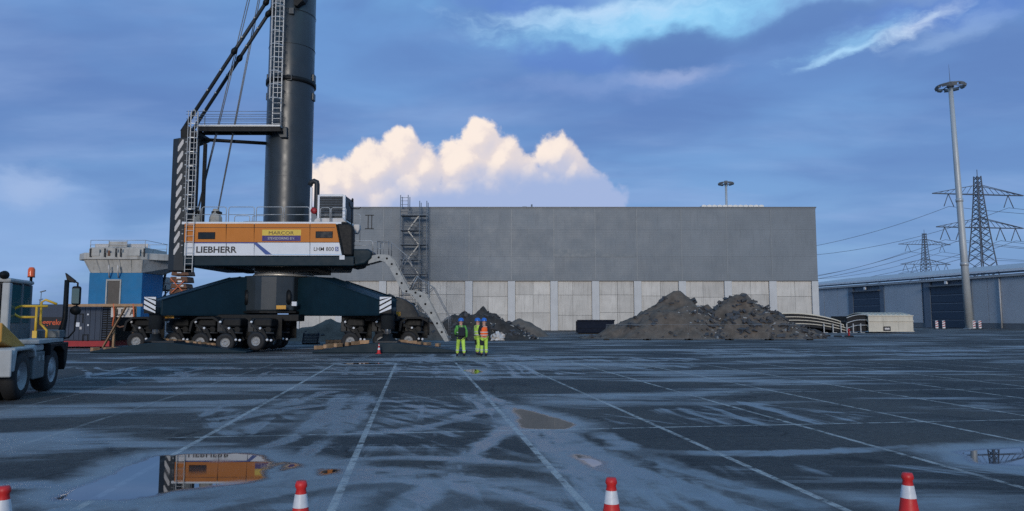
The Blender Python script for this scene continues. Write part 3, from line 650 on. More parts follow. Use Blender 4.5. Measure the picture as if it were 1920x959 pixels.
# ------------------------------------------------------------------ mobile harbour crane
M['black2'] = mat('sooty black paint', (0.009, 0.010, 0.011), 0.6, var=0.3, scale=4, spec=0.25)
YC, YF, YB = 41.0, 38.0, 44.0                  # slewing axis, near side, far side of the upper carriage
CX = PX(533, 505, YC)
crane = thing('harbour_crane', (CX, YC, 0), 'huge dark mobile harbour crane with orange and white machinery house', 'crane')
def cp(name, mb, m, parent=None, bevel=0.0, label=None):
    o = obj(name, mb, m, parent or crane, bevel)
    if label: o['label'] = label
    return o
# undercarriage: pot, four arms, carrier
potz0, potz1 = PZ(584, 39.3), PZ(517, 39.3)
prof = []
mb = MB(); hw = 1.45
pl = [(CX - 1.5, YC - 2.15), (CX - 0.72, YC - 2.55), (CX - .35, YC - 2.66), (CX + .05, YC - 2.66), (CX + 0.42, YC - 2.55), (CX + 1.25, YC - 2.15), (CX + 1.7, YC), (CX + hw, YC + 1.9), (CX - hw, YC + 1.9), (CX - 1.9, YC)]
cp('centre_pot', mb.vprism(pl, potz0, potz1 - .05), 'mast', bevel=0.08)
cp('pot_foot', MB().vprism([(CX + (x - CX) * 1.12, YC + (y - YC) * 1.03) for x, y in pl], potz0 - .10, potz0 - .004), 'black')
cp('name_plate', MB().pbox(518, 536, 573, 580, YC - 2.74, YC - 2.68), 'sign_y')
cp('warning_plate', MB().pbox(547, 556, 566, 574, YC - 2.62, YC - 2.45), 'white')
for s_ in (-1, 1): cp('lift_pocket', MB().lathe([(0, -.02), (.16, -.02), (.16, .02)], (0, 0, 0), 'y', 20).xf(Matrix.Translation((CX + (-1.28 if s_ < 0 else 1.02), YC - 2.30, potz0 + .75)) @ Matrix.Diagonal((1, 1, 2.6, 1))), 'black')
cp('slewing_ring', MB().lathe([(0, 0), (1.70, 0), (1.70, .12), (1.62, .15), (1.62, .40), (1.74, .44), (1.74, .62), (0, .62)], (CX, YC, potz1 - .02), n=48), 'ring')
cp('slewing_drum', MB().lathe([(0, 0), (1.72, 0), (1.72, .75), (0, .75)], (CX, YC, potz1 + .58), n=40), 'black')
def arm(dst, ztip, zbot, zroot, wd=0.62):
    a = Vector((CX, YC, 0)); b = Vector((dst[0], dst[1], 0)); d = (b - a).normalized(); n = Vector((-d.y, d.x, 0)) * wd; L = (b - a).length
    prof = [(1.3, zbot), (L, zbot), (L, ztip), (L * 0.42, zroot), (1.3, zroot)]
    vs = [a + d * s_ + n + Vector((0, 0, z)) for s_, z in prof] + [a + d * s_ - n + Vector((0, 0, z)) for s_, z in prof]; m = len(prof)
    fs = [tuple(range(m)), tuple(range(2 * m - 1, m - 1, -1))] + [((i + 1) % m, i, i + m, (i + 1) % m + m) for i in range(m)]
    ar = cp('support_arm', MB().add(vs, fs), 'paint', bevel=0.05)
    fl = MB()
    for off in (-1.0, 1.0):
        for s0, z0, s1, z1 in ((1.3, zbot, L, zbot), (L * .42, zroot, L, ztip)):
            fl.bar(a + d * s0 + n * off * 1.0 + Vector((0, 0, z0)), a + d * s1 + n * off * 1.0 + Vector((0, 0, z1)), 0.10, 0.05)
    obj('flange', fl, 'paint', ar)
    return ar
PADS = {'near left': (PX(293, 600, 36.0), 36.0), 'near right': (PX(727, 600, 36.0), 36.0), 'far right': (PX(768, 600, 47.0), 47.0), 'far left': (PX(345, 600, 47.0), 47.0)}
for nm, p in PADS.items():
    nr = 'near' in nm; Yp = p[1]
    arm(p, PZ(563, 36), PZ(591, 36) , potz1 - 0.12)
    pr = cp('prop_cylinder', MB().lathe([(0, 0), (.34, 0), (.34, .75), (.40, .80), (.40, 1.1), (0, 1.1)], (p[0], Yp, PZ(612, 36) - .15), n=20), 'paint2')
    obj('piston_rod', MB().lathe([(0, 0), (.17, 0), (.17, 1.3), (0, 1.3)], (p[0], Yp, .62), n=16), 'chrome', pr)
    obj('foot', MB().lathe([(0, 0), (.5, 0), (.5, .1), (.25, .25), (.25, .42), (0, .42)], (p[0], Yp, .50), n=20), 'black', pr)
    if nr:
        hx, z0, z1 = 0.29, PZ(588, 35.5), PZ(557, 35.5); x = p[0]
        hb = cp('hazard_board', MB().box(x - hx, x + hx, Yp - .70, Yp - .66, z0, z1), 'black')
        s_ = 1 if 'left' in nm else -1
        for k in range(4):                       # white diagonal stripes cut to the board
            pts = []; hgt2 = z1 - z0; st = hgt2 / 3.2
            zc_ = z0 + (k - .35) * st
            poly = [(x - hx, zc_ + (.32 if s_ > 0 else 0)), (x + hx, zc_ + (0 if s_ > 0 else .32)), (x + hx, zc_ + .17 + (0 if s_ > 0 else .32)), (x - hx, zc_ + .17 + (.32 if s_ > 0 else 0))]
            poly = [(a_, min(max(z, z0 + .01), z1 - .01)) for a_, z in poly]
            if len({round(z, 3) for _, z in poly}) > 1: obj('hazard_stripe', MB().prism(poly, Yp - .71, Yp - .702), 'white', hb)
        dg = '4' if 'left' in nm else '2'
        u0, u1 = (312, 316) if dg == '4' else (705, 709)
        text('arm_number', dg, PX(u0, 572, 36.4), PX(u1, 572, 36.4), PZ(577, 36.4), PZ(568, 36.4), 36.2 if dg == '4' else 36.35, 'white', crane, .01, .01)
        cp('amber_plate', MB().pbox(308, 326, 591, 597, 36.2, 36.25) if dg == '4' else MB().pbox(736, 751, 585, 593, 37.8, 37.85), 'sign_y')
# lengthwise carrier under the arms
cz0, cz1 = PZ(603, 37.5), PZ(590, 37.5)
cp('axle_carrier', MB().box(PX(303, 597, 37.6), PX(560, 597, 37.6), 37.6, 38.7, cz0, cz1), 'black', bevel=.04)
cp('axle_carrier', MB().box(PX(640, 597, 37.6), PX(745, 597, 37.6), 37.6, 38.7, cz0, cz1), 'black', bevel=.04)
cp('axle_carrier', MB().box(PX(690, 597, 45), PX(785, 597, 45), 45, 46.1, cz0, cz1), 'black', bevel=.04)
# wheel sets: bogie housing, links with pins, two wheels each
def wheelset(u, Y, zc_, turn):
    x = PX(u, 640, Y)
    bo = cp('bogie', MB().box(x - .55, x + .55, Y - .15, Y + .75, 1.25, 1.72), 'black', bevel=.10)
    for yy in (Y - .30, Y + .62):
        obj('link', MB().bar((x - .42, yy, 1.35), (x + .12, yy, 1.18), .10, .14).bar((x + .12, yy, 1.18), (x + .45, yy, .55), .10, .14), 'black2', bo)
    for (ux, uz) in ((.05, 1.2), (.42, .62), (-.40, 1.52), (.62, .60)): obj('pin_cap', MB().lathe([(0, -.05), (.055, -.05), (.065, .02), (0, .02)], (x + ux, Y - .36, uz), 'y', 12), 'white', bo)
    obj('valve_block', MB().box(x - .75, x - .45, Y + .1, Y + .6, 1.0, 1.55), 'tr_dark', bo, bevel=.03); obj('tank', MB().tube([(x + .35, Y - .1, 1.12), (x + .35, Y + .6, 1.12)], .16, 12), 'black', bo)
    obj('cover', MB().box(x - .7, x + .75, Y + .85, Y + .9, .62, 1.75), 'black', bo)
    obj('steering_rod', MB().tube([(x - .5, Y - .2, 1.0), (x + .7, Y - .2, .95)], .05, 8).box(x - .35, x + .2, Y - .1, Y + .4, .55, 1.2), 'tr_dark', bo)
    obj('hose', MB().tube([(x - .3, Y - .22, 1.7), (x - .45, Y - .35, 1.45), (x - .2, Y - .33, 1.15), (x + .0, Y - .25, .9)], .03, 6), 'tr_dark', bo)
    for yy in (Y - .28, Y + .75):
        w_ = empty('wheel', Vector((x - .12, yy, zc_)) - wloc(crane)); w_.parent = crane; w_.rotation_euler = (0, 0, turn)
        obj('tyre', TYRE, 'rubber', w_, local=True); obj('rim', RIM, 'rim', w_, local=True)
TYRE = MB().lathe([(.24, -.15), (.36, -.18), (.44, -.16), (.47, -.10), (.475, 0), (.47, .10), (.44, .16), (.36, .18), (.24, .15)], (0, 0, 0), 'y', 28)
RIM = MB().lathe([(.25, -.15), (.235, -.13), (.21, -.05), (.14, -.04), (.13, -.09), (.085, -.10), (.08, -.06), (0, -.06)], (0, 0, 0), 'y', 24)
for a in range(8): RIM.lathe([(0, -.075), (.014, -.075), (.014, -.04)], (.175 * math.cos(a * .785), 0, .175 * math.sin(a * .785)), 'y', 6)
for (u, Y, z_, tn) in ((266, 38.2, .50, .1), (335, 37.4, .52, 0), (386, 37.2, .50, 0), (432, 36.6, .48, .10), (490, 36.4, .56, -.12), (455, 38.6, .52, 0), (520, 38.4, .55, 0), (664, 37.6, .52, 0), (722, 37.8, .52, 0), (772, 38.4, .55, 0), (780, 45.5, .5, 0)):
    wheelset(u, Y, z_, R(tn * 60))
for (u, Y) in ((262, 37.9), (385, 37.0), (775, 38.0)):
    x = PX(u, 610, Y); mb = MB(); n = 7
    pts = [(x - .75, 1.05), (x - .65, 1.55), (x - .3, 1.78), (x + .5, 1.80), (x + .8, 1.6), (x + .78, 1.5), (x + .45, 1.68), (x - .28, 1.68), (x - .55, 1.48), (x - .65, 1.02)]
    cp('mudguard', MB().prism(pts, Y - .25, Y + .55), 'black2')
# far-side arm plate rounded, seen to the right of the near arm
cp('side_shield', MB().px([(742, 556), (760, 562), (775, 572), (784, 588), (785, 602), (742, 600)], 44.0, 44.5), 'paint2', bevel=.05)
# upper carriage
zd = PZ(418, YF)
def plan(uL, uR, Y0, Y1, v, z0, z1): return MB().vprism([(PX(uL, v, Y0), Y0), (PX(uR, v, Y0), Y0), (PX(uR - 5, v, Y1), Y1), (PX(uL, v, Y0), Y1)], z0, z1)
core = plan(343, 659, YF + .16, YB - .16, 450, PZ(480, YF), PZ(421, YF))
cp('machinery_house', core, 'paint')
cp('deck_plate', plan(341, 640, YF + .02, YB - .02, 418, zd - .08, zd + .05), 'white')
cuts = [345, 424, 476.5, 581, 629]
sl_ = lambda v: 629 + (v - 418) * 12 / 62.0
for i in range(4):
    l, r_ = cuts[i] + .35, cuts[i + 1] - .35
    for (nm, v0, v1, m_) in (('orange_panel', 419.5, 454.6, 'orange'), ('white_panel', 455.2, 479.8, 'white')):
        rt0, rt1 = (r_, r_) if i < 3 else (sl_(v0), sl_(v1))
        for side, (y0, y1) in enumerate(((YF, YF + .14),)):
            P_ = [(PX(l, (v0 + v1) / 2, YF), PZ(v1, YF)), (PX(rt1, v1, YF), PZ(v1, YF)), (PX(rt0, v0, YF), PZ(v0, YF)), (PX(l, (v0 + v1) / 2, YF), PZ(v0, YF))]
            cp(nm, MB().prism(P_, y0, y1), m_, bevel=.015)
zz = PZ(427, YF)
cp('panel_seam', MB().box(PX(346, 427, YF), PX(628, 427, YF), YF - .006, YF + .01, zz - .012, zz + .012), 'paint2')
cp('lower_frame', plan(343, 664, YF + .05, YB - .05, 490, PZ(499, YF), PZ(480.3, YF)), 'paint', bevel=.05)
cp('end_cowl', MB().px([(630.5, 419), (654, 419), (660, 422), (662, 430), (661, 480), (642.5, 480)], YF - .03, YF + .5), 'black', bevel=.10)
cp('nose', MB().px([(661, 467), (690, 467), (698, 473), (696, 484), (684, 495), (664, 499), (661, 480)], YF + .25, YF + 1.6), 'paint', bevel=.08)
cp('belly_gear', MB().px([(395, 499), (408, 504), (420, 504), (428, 499)], YF + .6, YB - 1).px([(595, 498), (608, 502), (625, 501), (632, 504), (642, 504), (650, 500), (660, 503), (672, 501), (678, 497)], YF + .6, YF + 2).px([(478, 499), (588, 499), (588, 509), (478, 509)], YC - 1.9, YC + 1.9), 'black')
for (a, b_, c, d) in ((371, 403.5, 435.5, 449), (591.5, 624, 434, 447)):
    wn_ = cp('window', MB().pbox(a, b_, c, d, YF - .012, YF + .02), 'black', bevel=.09); obj('pane', MB().pbox(a + 1.4, b_ - 1.4, c + 1.2, d - 1.2, YF - .02, YF - .014), 'glass', wn_)
y = YF - .006
cp('blue_stripe', MB().px([(361, 454.8), (477, 454.8), (482, 455.4), (510, 477.8), (498, 477.8), (475.5, 456.8), (361, 456.6)], y, y + .02), 'blue')
cp('thin_line', MB().px([(507, 477.2), (640, 477.2), (640, 478.1), (508, 478.1)], y, y + .02), 'lightblue')
def ptext(nm, s_, u0, u1, v0, v1, Y, m_, par, **kw): return text(nm, s_, PX(u0, (v0 + v1) / 2, Y), PX(u1, (v0 + v1) / 2, Y), PZ(v1, Y), PZ(v0, Y), Y, m_, par, **kw)
ptext('lettering', 'LIEBHERR', 368, 444, 462.5, 474.5, YF - .004, 'navy', crane, bold=.025)
ptext('lettering', 'LHM 800', 588.5, 626, 463.5, 471, YF - .004, 'navy', crane, bold=.006)
em = cp('blue_emblem', MB().pbox(628.5, 634.5, 463.2, 471.2, YF - .02, YF - .004), 'blue'); ptext('emblem_letter', 'S', 629.8, 633.2, 464.6, 469.9, YF - .021, 'white', em, bold=.01)
bn = cp('company_banner', MB().pbox(491.5, 564.5, 431, 442, YF - .012, YF + .01), 'yellow'); bp_ = obj('banner_strip', MB().pbox(491.5, 563.5, 442.2, 452.5, YF - .012, YF + .01), 'purple', bn)
ptext('banner_text', 'MARCOR', 504, 551, 434, 440.2, YF - .014, 'navy', bn)
ptext('banner_text', 'STEVEDORING B.V.', 502, 553, 445, 449.6, YF - .014, 'signw', bn)
cp('warning_plate', MB().pbox(636.5, 646, 479, 487, YF + .02, YF + .06), 'white')
for u in (424, 476.5, 581): cp('panel_gap', MB().pbox(u - .3, u + .3, 419.5, 479.5, YF + .02, YF + .12), 'black')
# railings on the deck
def rail_frame(x0, x1, y, z0, h, par=None, mid=True, m_='galv', r_=.022):
    e = .10; mb = MB().tube([(x0, y, z0), (x0, y, z0 + h - e), (x0 + e * .3, y, z0 + h - e * .3), (x0 + e, y, z0 + h), (x1 - e, y, z0 + h), (x1 - e * .3, y, z0 + h - e * .3), (x1, y, z0 + h - e), (x1, y, z0)], r_, 6)
    if mid: mb.tube([(x0, y, z0 + h * .52), (x1, y, z0 + h * .52)], r_ * .9, 6)
    return cp('railing', mb, m_, par)
rh = PZ(388, YF) - zd
for (a, b_) in ((346, 374), (377, 423), (427.5, 475.5), (479.5, 529), (532, 579)): rail_frame(PX(a, 405, YF), PX(b_, 405, YF), YF + .08, zd, rh)
for (a, b_) in ((377, 423), (427.5, 475.5), (532, 579)): rail_frame(PX(a, 405, YF), PX(b_, 405, YF), YB - .1, zd, rh)
for (a, b_) in ((410, 440), (445, 478)): rail_frame(PX(a, 405, YF), PX(b_, 405, YF), YF + 2.2, zd, rh * .8, mid=False)
rail_frame(PX(600, 405, YF), PX(618, 405, YF), YF + .08, zd, rh * .95); rail_frame(PX(620, 405, YF), PX(648, 405, YF), YF + .08, zd, rh * .95)
# rope anchor blocks under tarpaulin
for u in (405, 368):
    x = PX(u, 405, YF + 1.2); Y = YF + 1.2
    o = cp('rope_anchor', MB().lathe([(0, .95), (.16, .93), (.22, .7), (.34, .45), (.36, 0.05)], (x, Y, zd), n=9, smooth=False), 'cloth'); obj('sheave', MB().box(x - .2, x + .28, Y - .2, Y + .2, zd + .62, zd + .80), 'black', o, bevel=.05)
# mast
MX = PX(539, 410, YC); zj = PZ(160, YC); ztop = 30.0; mr = 1.33
ms = cp('mast', MB().lathe([(mr, zd + .02), (mr, zj - .1)], (MX, YC, 0), n=64).lathe([(mr * .985, zj + .1), (mr * .97, ztop), (0, ztop)], (MX, YC, 0), n=64), 'mast')
obj('mast_flange', MB().lathe([(mr, zj - .14), (mr + .10, zj - .12), (mr + .10, zj + .12), (mr * .985, zj + .14)], (MX, YC, 0), n=64), 'black', ms)
for v in (188, 264, 338, 96, 34):
    zz = PZ(v, YC); obj('weld_seam', MB().lathe([(mr - .01, zz - .015), (mr + .008, zz), (mr - .01, zz + .015)], (MX, YC, 0), n=64), 'mast', ms)
for (u, v) in ((542, 145), (546, 20)):
    obj('cover_plate', MB().pbox(u - 5, u + 5, v - 6, v + 6, YC - mr - .04, YC - mr + .25), 'mast', ms, bevel=.02)
for v in (148, 183):
    zz = PZ(v, YC)
    for s_ in (-1, 1): obj('lug', MB().box(MX + s_ * mr - .08, MX + s_ * mr + .08, YC - .2, YC + .2, zz - .22, zz + .22), 'mast', ms, bevel=.03)
obj('boom_bracket', MB().px([(551, -14), (572, -14), (568, 0), (557, 11), (551, 9)], YC - mr - .12, YC - .3), 'black', ms)
obj('mast_base_collar', MB().lathe([(mr + .02, zd + .04), (mr + .16, zd + .06), (mr + .16, zd + .22), (mr + .02, zd + .25)], (MX, YC, 0), n=48), 'black', ms)
# mast ladder with safety hoops
def ladder(name, x, y, z0, z1, w_, m_, par, hoops=True, hz0=None, step=.30, d=.62, rr=.03, cw=.75):
    mb = MB()
    for s_ in (-1, 1): mb.bar((x + s_ * w_ / 2, y, z0), (x + s_ * w_ / 2, y, z1), rr * 1.6, rr * 2.2)
    z = z0 + .15
    while z < z1: mb.bar((x - w_ / 2, y, z), (x + w_ / 2, y, z), rr); z += step
    ob = cp(name, mb, m_, par)
    if hoops:
        hz = hz0 if hz0 is not None else z0 + 2.2; mb = MB()
        pts0 = [(-w_ * .55, 0), (-w_ * cw, -d * .5), (-w_ * .45, -d * .95), (0, -d * 1.1), (w_ * .45, -d * .95), (w_ * cw, -d * .5), (w_ * .55, 0)]
        z = hz
        while z < z1:
            for a, b_ in zip(pts0[:-1], pts0[1:]): mb.bar((x + a[0], y + a[1], z), (x + b_[0], y + b_[1], z), .02, .05)
            z += .78
        for a in pts0[1:-1]: mb.bar((x + a[0], y + a[1], hz), (x + a[0], y + a[1], z1), .022, .022)
        obj('safety_cage', mb, m_, ob)
    return ob
zw = PZ(240, YC - mr)
lx = PX(516.5, 240, 39.2)
ladder('mast_ladder', lx, 39.35, zw, ztop - 2, .46, 'galv', None, True, PZ(188, 39.2))
# walkway from mast to gantry
wx0, wx1 = PX(372, 242, 39.2), PX(527, 242, 39.2)
wk = cp('walkway', MB().box(wx0, wx1, 39.0, 40.0, zw - .10, zw), 'galv')
mb = MB().box(wx0, wx1, 39.05, 39.17, zw - .36, zw - .11).box(wx0, wx1, 39.83, 39.95, zw - .36, zw - .11)
for k in range(6): mb.bar((wx0 + (wx1 - wx0) * k / 5, 39.1, zw - .30), (wx0 + (wx1 - wx0) * k / 5, 39.9, zw - .30), .08, .12)
obj('girder', mb, 'black', wk)
zb = PZ(261, 39.4)
cp('tie_beam', MB().tube([(wx0, 39.5, zb), (MX - 1.2, 40.4, zb)], .10, 10), 'black')
for yy in (39.02, 39.98):
    mb = MB()
    for v in (211, 216.5, 225, 229): mb.tube([(PX(352, 220, 39.2), yy, PZ(v, 39.2)), (wx1, yy, PZ(v, 39.2))], .016, 5)
    for k in range(2): mb.tube([(wx0 + (wx1 - wx0) * k, yy, zw), (wx0 + (wx1 - wx0) * k, yy, PZ(211, 39.2))], .025, 6)
    obj('walkway_railing', mb, 'galvd', wk)
cp('mast_console', MB().px([(516, 238), (538, 238), (538, 258), (525, 258), (520, 250)], 39.45, 40.2), 'mast', bevel=.03)
# ballast tower with hazard stripes
bx0, bx1 = PX(311, 495, YF + .2), PX(346, 495, YF + .2); bxm = PX(325.5, 495, YF + .2)
bz0, bz1 = PZ(508, YF), PZ(257, YF)
bal = cp('ballast_tower', MB().vprism([(bxm, YF + .2), (bx1, YF + .2), (bx1, YF + 1.4), (bxm, YF + 1.4), (bx0, YF + 1.2), (bx0, YF + .42)], bz0, bz1), 'paint2', bevel=.04)
zz = bz0
for k in range(10):
    zk = bz1 - .35 - k * (bz1 - bz0 - 1.0) / 10
    obj('ballast_stripe', MB().prism([(bxm - .03, zk - .40), (bxm + .03, zk - .40), (bxm + .27, zk + .02), (bxm + .28, zk + .24), (bxm + .20, zk + .25), (bxm - .02, zk - .14)], YF + .185, YF + .197), 'signw', bal)
    obj('slab_joint', MB().box(bxm + .36, bx1 - .03, YF + .19, YF + .199, zk - .30, zk - .275), 'galvd', bal)
    obj('lifting_eye', MB().lathe([(0, -.03), (.05, -.03), (.05, 0)], (bxm + .42, YF + .2, zk + .1), 'y', 8), 'galv', bal)
# ladder on the gantry in front of the ballast
gxl = PX(361, 400, YF)
ladder('gantry_ladder', PX(355.5, 500, YF), YF - .12, PZ(511, YF), PZ(212, YF), .40, 'galv', None, True, PZ(395, YF), d=.35, rr=.022, cw=.62)
cp('gantry_post', MB().box(bx1 + .05, bx1 + .20, YF + .9, YF + 1.05, zd, PZ(248, YF)).box(bx1 + .45, bx1 + .62, YF + .9, YF + 1.05, zd, PZ(262, YF)), 'black')
cp('gantry_head', MB().px([(338, 262), (338, 246), (346, 232), (352, 236), (352, 246), (372, 246), (372, 254), (352, 262)], YF + .6, YF + 2.2), 'black', bevel=.05)
# luffing struts and ropes
def strut(p, q, r_, name, m_, Y0, Y1):
    a = pt(*p, Y0); b_ = pt(*q, Y1); d = b_ - a; b2 = a + d * 1.55
    mb = MB().tube([a, b2], r_, 10)
    o = cp(name, mb, m_)
    if r_ > .08:
        mb = MB()
        for f in (.60, .98):
            c = a + d * f; mb.tube([c - d.normalized() * .25, c - d.normalized() * .05, c + d.normalized() * .05, c + d.normalized() * .25], [.09, .17, .17, .09], 10)
        obj('coupling', mb, 'black', o)
        for f in (.15, .3, .45, .7, .85): obj('tie_plate', MB().lathe([(0, -.03), (.06, -.03), (.06, 0)], a + d * f + Vector((0, -.15, 0)), 'y', 8), 'galv', o)
strut((341, 247), (502, 0), .10, 'luffing_strut', 'paint2', YF + 1.0, YC - 1.0)
strut((363, 242), (506, 22), .10, 'luffing_strut', 'paint2', YF + 2.4, YC - 1.0)
for (p, q) in (((371, 392), (464, 0)), ((372.5, 392), (468, 0)), ((409, 392), (484, 0)), ((410, 392), (487, 0))):
    strut(p, q, .028, 'hoist_rope', 'galvd', YF + 1.2, YC - .6)
# cooling unit, exhaust stacks and instruments on the deck
x0, x1, z0, z1 = PX(597.5, 390, YF + .6), PX(646, 390, YF + .6), zd + .35, PZ(366.5, YF + .6)
cu_ = cp('cooling_unit', MB().box(x0, x1, YF + .62, YF + 2.8, z0, z1), 'paint2')
mb = MB(); obj('unit_frame', mb.box(x0 - .04, x0 + .07, YF + .5, YF + .62, z0 - .2, z1).box(x1 - .08, x1 + .06, YF + .5, YF + .62, z0 - .2, z1).box(x0 + .08, x1 - .09, YF + .5, YF + .62, z1 - .08, z1 + .04), 'white', cu_)
for k in range(11):
    zk = z0 + .05 + k * (z1 - z0 - .2) / 11; f = MB().box(0, x1 - x0 - .2, -.06, .06, -.012, .012); f.xf(Matrix.Translation((x0 + .10, YF + .56, zk + .06)) @ Matrix.Rotation(R(-35), 4, 'X')); obj('louvre', f, 'galvd', cu_)
cp('unit_base', MB().px([(588, 417), (590, 411), (596, 409), (643, 409), (646, 414), (652, 417)], YF + .3, YF + 3), 'signw', bevel=.05)
ex = PX(589.5, 390, YF + .9); zt2 = PZ(343, YF + .9)
cp('exhaust_stack', MB().tube([(ex + .55, YF + .9, zd + .3), (ex + .3, YF + .9, zd + .45), (ex + .12, YF + .9, zd + .9), (ex + .12, YF + .9, zt2 - .1), (ex + .10, YF + .9, zt2 + .02), (ex - .05, YF + .9, zt2 + .09), (ex - .22, YF + .9, zt2 + .02), (ex - .27, YF + .9, zt2 - .15)], .15, 12), 'paint2')
cp('support_post', MB().box(ex - .20, ex - .10, YF + .7, YF + .8, zd, zt2 - .3), 'white'); cp('valve', MB().lathe([(0, -.15), (.17, -.15), (.17, .1), (0, .1)], (ex + .05, YF + .72, zd + .75), 'y', 12), 'red')
ix = PX(660, 390, YF + 1); iz = PZ(390, YF + 1)
cp('instrument_arm', MB().tube([(ix, YF + 1, zd), (ix, YF + 1, iz - .05)], .03, 6).tube([(ix, YF + 1, iz - .05), (ix - .12, YF + 1, iz + .1), (ix - .16, YF + 1, iz + .3)], .035, 6).tube([(ix, YF + 1, iz - .05), (ix + .35, YF + 1, iz - .06), (ix + .5, YF + 1, iz + .02)], .025, 6).lathe([(0, .55), (.06, .5), (.06, .35), (0, .32)], (ix + .02, YF + 1, iz), n=8), 'black')
cp('floodlight', MB().px([(663, 421), (674, 421), (674, 430), (670, 438), (663, 438)], YF + 1, YF + 1.4), 'signw', bevel=.04)
rail_frame(PX(664, 410, YF + 1), PX(674, 410, YF + 1), YF + 1.2, PZ(450, YF), PZ(396, YF) - PZ(450, YF), mid=True)
mb = MB(); za, zb_ = PZ(424, YF), PZ(398, YF); xa, xb = PX(676, 410, YF), PX(693, 410, YF)
for yy in (YF + 1.2,): mb.bar((xa, yy, zb_), (xb, yy, zb_), .05).bar((xa, yy, za), (xb, yy, za), .05).bar((xa + .17, yy, za), (xa + .17, yy, zb_), .05).bar((xb - .12, yy, za), (xb - .12, yy, zb_), .05)
cp('lamp_frame', mb, 'tr_dark')
rail_frame(PX(666, 460, YF + 1), PX(702, 460, YF + 1), YF + .5, PZ(468, YF), PZ(450, YF) - PZ(468, YF)); rail_frame(PX(703, 460, YF + 1), PX(722, 460, YF + 1), YF + .5, PZ(479, YF), PZ(452, YF) - PZ(479, YF))
# ------------------------------------------------------------------ access stair hanging from the crane
YS0, YS1 = YF + .35, YF + 1.15
outer = [(693, 481), (708, 477), (729, 478), (738, 488), (748, 507), (757, 524), (768, 544), (785, 546), (798, 551), (806, 566), (815, 584), (826, 606), (834, 622), (842, 640)]
inner = [(690, 495), (712, 489), (722, 492), (731, 503), (740, 521), (749, 538), (756, 549), (773, 552), (778, 560), (789, 575), (802, 590), (813, 607), (823, 624), (834, 641)]
stair = thing('access_stair', (PX(842, 640, YS0), YS0, 0), 'pale galvanised curved access stair descending from the crane to the ground', 'stair')
for yy in (YS0, YS1):
    mb = MB(); n = len(outer)
    for i in range(n - 1):
        q4 = [outer[i], outer[i + 1], inner[i + 1], inner[i]]; mb.px(q4, YS0, YS0 + .04)
    mb.v = [(x_, y_ - YS0 + yy, z_) for x_, y_, z_ in mb.v]
    st_ = obj('stringer', mb, 'stairg', stair)
    mb = MB()
    for i in range(1, n - 1):
        c = (pt(*outer[i], YS0) + pt(*inner[i], YS0)) / 2; mb.lathe([(0, -.01), (.06, -.01), (.06, 0)], (c.x, yy - .003, c.z), 'y', 10)
    obj('hole', mb, 'black', st_)
for i in range(len(outer) - 1):
    for f in (0.0, .5):
        c = pt(*outer[i], YS0).lerp(pt(*outer[i + 1], YS0), f); c2 = pt(*inner[i], YS0).lerp(pt(*inner[i + 1], YS0), f); m_ = c.lerp(c2, .45)
        obj('tread', MB().box(m_.x - .13, m_.x + .13, YS0 + .045, YS1 - .005, m_.z - .02, m_.z + .02), 'galvd', stair)
for yy in (YS0 - .03, YS1 + .06):
    mb = MB(); top = []
    for i, (du, dv) in ((1, (0, -24)), (2, (0, -26)), (4, (13, -28)), (6, (13, -25))):
        p = pt(*outer[i], YS0); q_ = pt(outer[i][0] + du, outer[i][1] + dv, YS0); mb.tube([(p.x, yy, p.z), (q_.x, yy, q_.z)], .022, 6); top.append((q_.x, yy, q_.z))
    mb.tube(top, .024, 6); top = []
    for i, (du, dv) in ((6, (13, -25)), (8, (14, -12)), (11, (15, -12)), (13, (0, -10))):
        p = pt(*outer[i], YS0); q_ = pt(outer[i][0] + du, outer[i][1] + dv, YS0); mb.tube([(p.x, yy, p.z), (q_.x, yy, q_.z)], .022, 6); top.append((q_.x, yy, q_.z))
    mb.tube(top, .024, 6); obj('handrail', mb, 'galvd', stair)
obj('brace', MB().tube([pt(752, 531, YS0 + .1), pt(795, 585, YS0 + .1)], .03, 6).tube([pt(767, 548, YS0 + .1), pt(784, 518, YS0 + .1)], .03, 6), 'galv', stair)
# ------------------------------------------------------------------ support mats, timbers and pallets round the crane
def tent(name, u0, ua, u1, Y0, Y1, ztop_, lab):
    x0, xa, x1 = PX(u0, 660, Y0), PX(ua, 655, Y0), PX(u1, 660, Y0); z0 = .05
    o = thing(name, (xa, (Y0 + Y1) / 2, 0), lab, 'support mat', 'steel mats under the crane props')
    obj('beam', MB().prism([(x0, .01), (x1, .01), (x1, z0 + .04), (xa + .6, ztop_), (xa - .6, ztop_), (x0, z0 + .04)], Y0, Y1), 'paint', o, bevel=.03)
    obj('top_plate', MB().box(xa - .55, xa + .55, Y0 + .25, Y1 - .1, ztop_ + .003, ztop_ + .08), 'paint2', o)
    return o
tent('support_mat', 168, 300, 462, 35.1, 36.9, .50, 'low dark tapered steel mat under the near left crane prop')
tent('support_mat', 585, 722, 872, 35.1, 36.9, .50, 'low dark tapered steel mat under the near right crane prop')
def timber(u, v, Y, L, s_, rot, lab, m_='wood', z0=0.0):
    x = PX(u, v, Y); mb = MB().box(-L / 2, L / 2, -s_ / 2, s_ / 2, 0, s_); mb.xf(Matrix.Rotation(rot, 4, 'Z'))
    o = obj('timber', mb, m_, bevel=.012); o.location = (x, Y, z0); return tag(o, lab, 'timber', 'sawn timbers lying round the crane')
tims = [(306 + k * 12.5 + random.uniform(-2, 2), 655, 37.0 + random.uniform(0, .5), random.uniform(.30, .55), .19, random.choice((1.2, 1.4, 1.0, .2))) for k in range(9)]
tims += [(600 + k * 17 + random.uniform(-3, 3), 655, 37.0 + random.uniform(0, .5), random.uniform(.30, .6), .19, random.choice((1.2, 1.4, .9, .15))) for k in range(14) if not 6 <= k <= 7]
